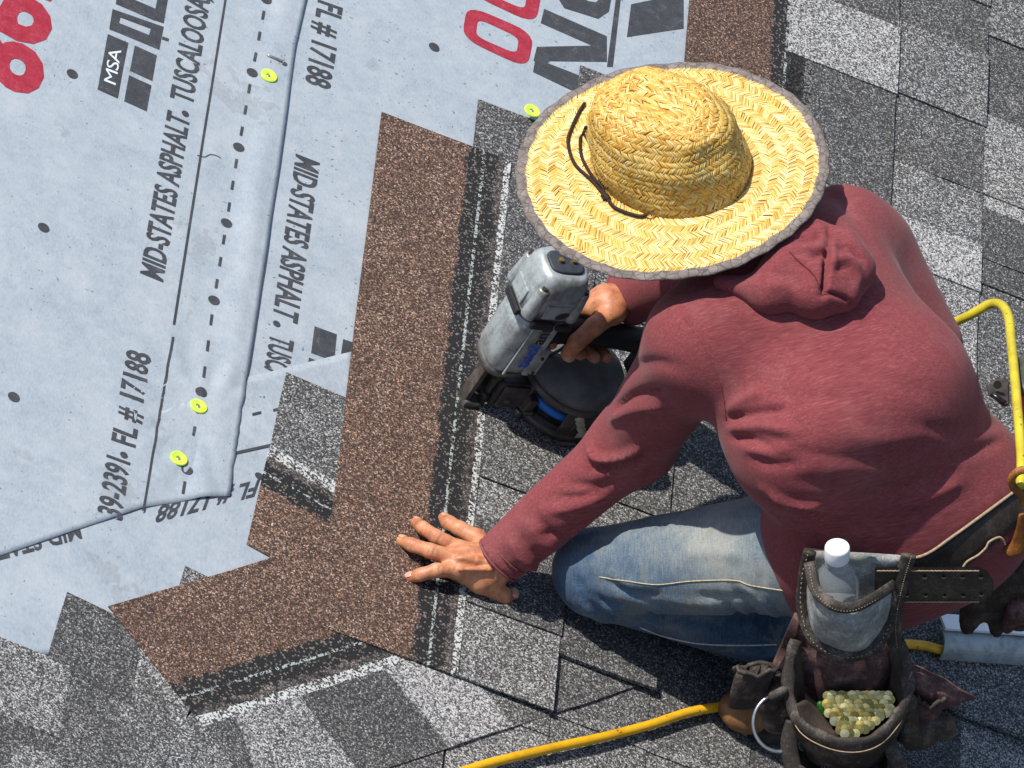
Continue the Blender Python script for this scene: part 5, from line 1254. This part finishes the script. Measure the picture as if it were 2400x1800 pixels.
# belt strap round the hips, loose belt end
belt = empty('tool_belt', hit(BV_SHIRT, 2140, 1350, .01)); tag(belt, 'dark brown leather tool belt with stitched punched tongue over the maroon shirt', 'belt')
up_ = [hit(BV_SHIRT, a[0], a[1], .007) for a in catmull([np.array(p, float) for p in ((1890, 1280), (2000, 1292), (2138, 1306), (2220, 1258), (2300, 1202), (2372, 1150), (2420, 1112))], 6)]
dn_ = [hit(BV_SHIRT, a[0], a[1], .007) for a in catmull([np.array(p, float) for p in ((1890, 1370), (2000, 1385), (2140, 1388), (2238, 1336), (2318, 1276), (2388, 1222), (2436, 1180))], 6)]
up_, dn_ = np.array(up_), np.array(dn_)
for A in (up_, dn_):
    for _ in range(3): A[1:-1] = (A[:-2] + A[1:-1] + A[2:]) / 3
rows = [[a, a * .75 + b * .25 + cb * .002, (a + b) / 2 + cb * .003, a * .25 + b * .75 + cb * .002, b, b - cb * .004, (a + b) / 2 - cb * .002, a - cb * .004] for a, b in zip(up_, dn_)]
pm('strap', loft(rows), 'belt', True, None, belt)
pm('strap_edge', tube([a + cb * .002 for a in up_], .0022, 6), 'tan', True, None, belt)
YT = -.02
def tongue_pt(x, y, c=0.): return at(x, y, Y0 - .010 - c)
ot = [(2050, 1330), (2290, 1328), (2312, 1336), (2328, 1360), (2330, 1376), (2322, 1396), (2300, 1411), (2292, 1413), (2050, 1414)]
V = [tongue_pt(x, y, .004) for x, y in ot] + [tongue_pt(x, y, -.001) for x, y in ot]; n = len(ot)
F = [tuple(range(n))[::-1], tuple(range(n, 2 * n))] + [(i, (i + 1) % n, n + (i + 1) % n, n + i) for i in range(n)]
tg = pm('belt_end', (V, F), 'belt', False, None, belt)
for x, y in [(2167, 1351), (2212, 1351), (2256, 1351), (2299, 1351), (2125, 1394), (2170, 1394), (2214, 1395), (2258, 1395), (2300, 1392)]:
    for nm, mt, dx, dy, r, c in (('hole_edge', 'tan', 0, 2.2, 5.2, .0045), ('hole', 'hole', 0, 0, 5.0, .0050)):
        V = [tongue_pt(x + r * math.cos(t), y + dy + r * .72 * math.sin(t), c) for t in np.linspace(0, 2 * math.pi, 14, endpoint=False)]; pm(nm, (V, [tuple(range(14))[::-1]]), mt, False, tg, belt)
for y, x1 in ((1338, 2298), (1411, 2296)):
    pm('stitching', tube([tongue_pt(x, y + .8 * math.sin(x * .9), .0046) for x in np.arange(2055, x1, 4)], .0009, 5), 'tan', True, tg, belt)
for c in [o for o in tg.children]: c.parent = tg
fr = empty('frayed_cord', tongue_pt(2241, 1326)); tag(fr, 'pale frayed cord end dangling below the belt on the maroon shirt', 'cord')
bb = np.array(fr.location)
V, F = tube(catmull([hit(BV_SHIRT, x, y, .012) for x, y in ((2243, 1325), (2256, 1306), (2282, 1291), (2300, 1275), (2308, 1262), (2328, 1252), (2338, 1256), (2344, 1268))], 5), .0017, 6)
mk('cord_strand', [np.asarray(v) - bb for v in V], F, M['tan'], fr, True)

# ------------------------------------------------------------------ things at the right hip
rpch = empty('leather_pouch', at(2340, 1500, -.44)); tag(rpch, 'dark leather pouch hanging at the far hip below the belt tongue', 'tool pouch')
b_ = lambda x, y, Y=-.43: at(x, y, Y)
def pr(name, vf, mat): return pm(name, vf, mat, True, None, rpch)
pr('pouch_body', blob('b', [(b_(2300, 1370), b_(2268, 1468), .030, .012), (b_(2360, 1350), b_(2335, 1478), .040, .010), (b_(2410, 1330), b_(2390, 1450), .040, .018)], 'x', .006), 'brown_leather')
pr('pouch_flap', blob('b', [(b_(2385, 1420, -.47), b_(2360, 1470, -.46), .014, .010), (b_(2400, 1440, -.47), b_(2420, 1400, -.46), .014, .012)], 'x', .005), 'maroon_leather')
os_ = empty('leather_loop', b_(2390, 1180, -.52)); tag(os_, 'orange leather tool loop knotted on the belt at the far hip', 'leather loop')
pm('loop', tube([b_(a[0], a[1], -.53) for a in catmull([np.array(p, float) for p in ((2420, 1100), (2388, 1104), (2371, 1122), (2376, 1142), (2392, 1160), (2402, 1185), (2412, 1210))], 6)], .0052, 8, flat=(cb, .45)), 'orange_leather', True, None, os_)
pm('tail', tube([b_(a[0], a[1], -.53) for a in catmull([np.array(p, float) for p in ((2402, 1205), (2400, 1245), (2388, 1278), (2358, 1294))], 6)], [.008 + .004 * math.sin(math.pi * i / 18) for i in range(19)], 8, flat=(cb, .35)), 'orange_leather', True, None, os_)
tl = empty('snap_hook', P(2340, 930, .50)); tag(tl, 'black plastic clip with round hole tucked behind the roofer beside the yellow hose', 'clip')
def pt(x, y, h): return P(x, y, h)
tp = [pt(x, y, .50) for x, y in ((2312, 905), (2330, 890), (2352, 885), (2366, 895), (2366, 950), (2352, 954), (2318, 925))]
ct = np.mean(tp, axis=0)
pm('clip_plate', loft([[p - cb * .010 for p in tp], tp, [ct + (p - ct) * .86 + cb * .004 for p in tp]]), 'gun_trim', False, None, tl)
hc = pt(2337, 902, .51) + cb * .006; pm('clip_hole', ([hc + cr * .0055 * math.cos(t) + cu * .0055 * math.sin(t) for t in np.linspace(0, 2 * math.pi, 16, endpoint=False)], [tuple(range(16))]), 'hole', False, None, tl)
pm('clip_bar', tube([pt(2322, 922, .51) + cb * .006, pt(2355, 946, .51) + cb * .006], .004, 8), 'black', True, None, tl)
M['red'] = simple('red_plastic', (.62, .012, .016), .4, 0, .5, .2); M['grey_plastic'] = simple('grey_plastic', (.07, .068, .064), .5, 0, .4, .3)
rt = empty('hand_tool', P(2410, 960, .52)); tag(rt, 'red and grey hand tool stuck behind the yellow hose at the far hip', 'hand tool')
pm('red_grip', blob('r', [(pt(2408, 950, .52), pt(2412, 1050, .52), .014, .012)], 'x', .004), 'red', True, None, rt)
pm('grey_grip', blob('r', [(pt(2404, 850, .50), pt(2404, 915, .52), .012, .014)], 'x', .004), 'grey_plastic', True, None, rt)

# ------------------------------------------------------------------ hoses and metal gutter piece
def mat_hose(name, col, dk):
    t = NT(name); v = t.coord(); a = t.noise(v, 24, 5, .7); b = t.noise(v, 300, 2)
    c = t.ramp(a, [(.32, tuple(x * .72 for x in col)), (.55, col), (.8, tuple(min(1, x * 1.15) for x in col))]); c = t.mix(t.math('MULTIPLY', t.math('GREATER_THAN', t.noise(v, 70, 4, .7), .66), .85), c, dk)
    t.base(c); t.bump(b, .2, .0006); return t.set(.38, 0, .5)
M['hose_o'] = mat_hose('orange_yellow_hose', (.80, .42, .010), (.20, .09, .01)); M['hose_y'] = mat_hose('yellow_hose', (.62, .50, .03), (.06, .045, .01))
V, F = tube(catmull([P(x, y, h) for x, y, h in ((960, 1850, .0155), (1110, 1800, .016), (1170, 1783, .0165), (1300, 1752, .017), (1420, 1726, .017), (1520, 1700, .0165), (1620, 1668, .0165), (1730, 1648, .018), (1860, 1600, .020), (1990, 1540, .022), (2090, 1512, .024), (2160, 1512, .024), (2215, 1526, .024), (2272, 1535, .012))], 8), .0066, 12)
o = mk('air_hose', V, F, M['hose_o'], None, True); tag(o, 'orange-yellow air hose lying on the shingles and running under the boot', 'hose')
V, F = tube(catmull([P(x, y, h) for x, y, h in ((2120, 830, .30), (2215, 768, .34), (2275, 738, .39), (2320, 713, .42), (2348, 716, .44), (2364, 745, .46), (2370, 800, .49), (2378, 880, .53), (2384, 950, .56), (2390, 1020, .58), (2394, 1080, .59), (2392, 1140, .59))], 8), .0066, 12)
o = mk('air_hose', V, F, M['hose_y'], None, True); tag(o, 'scuffed yellow air hose looping behind the roofer to the belt', 'hose')
M['zinc'] = worn_metal('pale_painted_metal', (.40, .44, .45), (.14, .14, .13), .45, .25, .6)
gt = empty('gutter_section', P(2300, 1510, .015)); tag(gt, 'pale grey half-round metal gutter section lying on shingles behind the pouches', 'gutter')
g0, g1 = P(2196, 1500, .03), P(2480, 1520, .03); gd = unit(g1 - g0); gs = unit(np.cross(gd, N)); gu = np.cross(gs, gd)
if gs @ cb < 0: gs = -gs
arc = []
for p in (g0, g0 * .97 + g1 * .03, g1):
    arc.append([p + gs * (.026 * math.cos(t)) + N * (.026 * math.sin(t) - .008) for t in np.linspace(-.1, math.pi * .62, 12)] + [p + gs * (.0235 * math.cos(t)) + N * (.0235 * math.sin(t) - .008) for t in np.linspace(math.pi * .62, -.1, 12)])
pm('channel', loft(arc), 'zinc', False, None, gt)
fa = [p + N * .022 for p in (g0, g1)]
V, F = loft([[p + N * .0, p + N * .004, p + N * .004 - gs * .026, p - gs * .026] for p in fa]); pm('flange', (V, F), 'white', False, None, gt)
ps_ = empty('metal_strip', P(2290, 1525, .016)); tag(ps_, 'thin pale blue metal strip on shingles beside the end of the orange hose', 'metal strip')
q = [P(x, y, .020) for x, y in ((2232, 1509), (2262, 1509), (2330, 1532), (2300, 1539), (2268, 1534))]; n = 5
pm('strip', (q + [p - N * .002 for p in q], [tuple(range(n))[::-1], tuple(range(n, 2 * n))] + [(i, (i + 1) % n, n + (i + 1) % n, n + i) for i in range(n)]), 'zinc', False, None, ps_)
print('pouch nails', k)
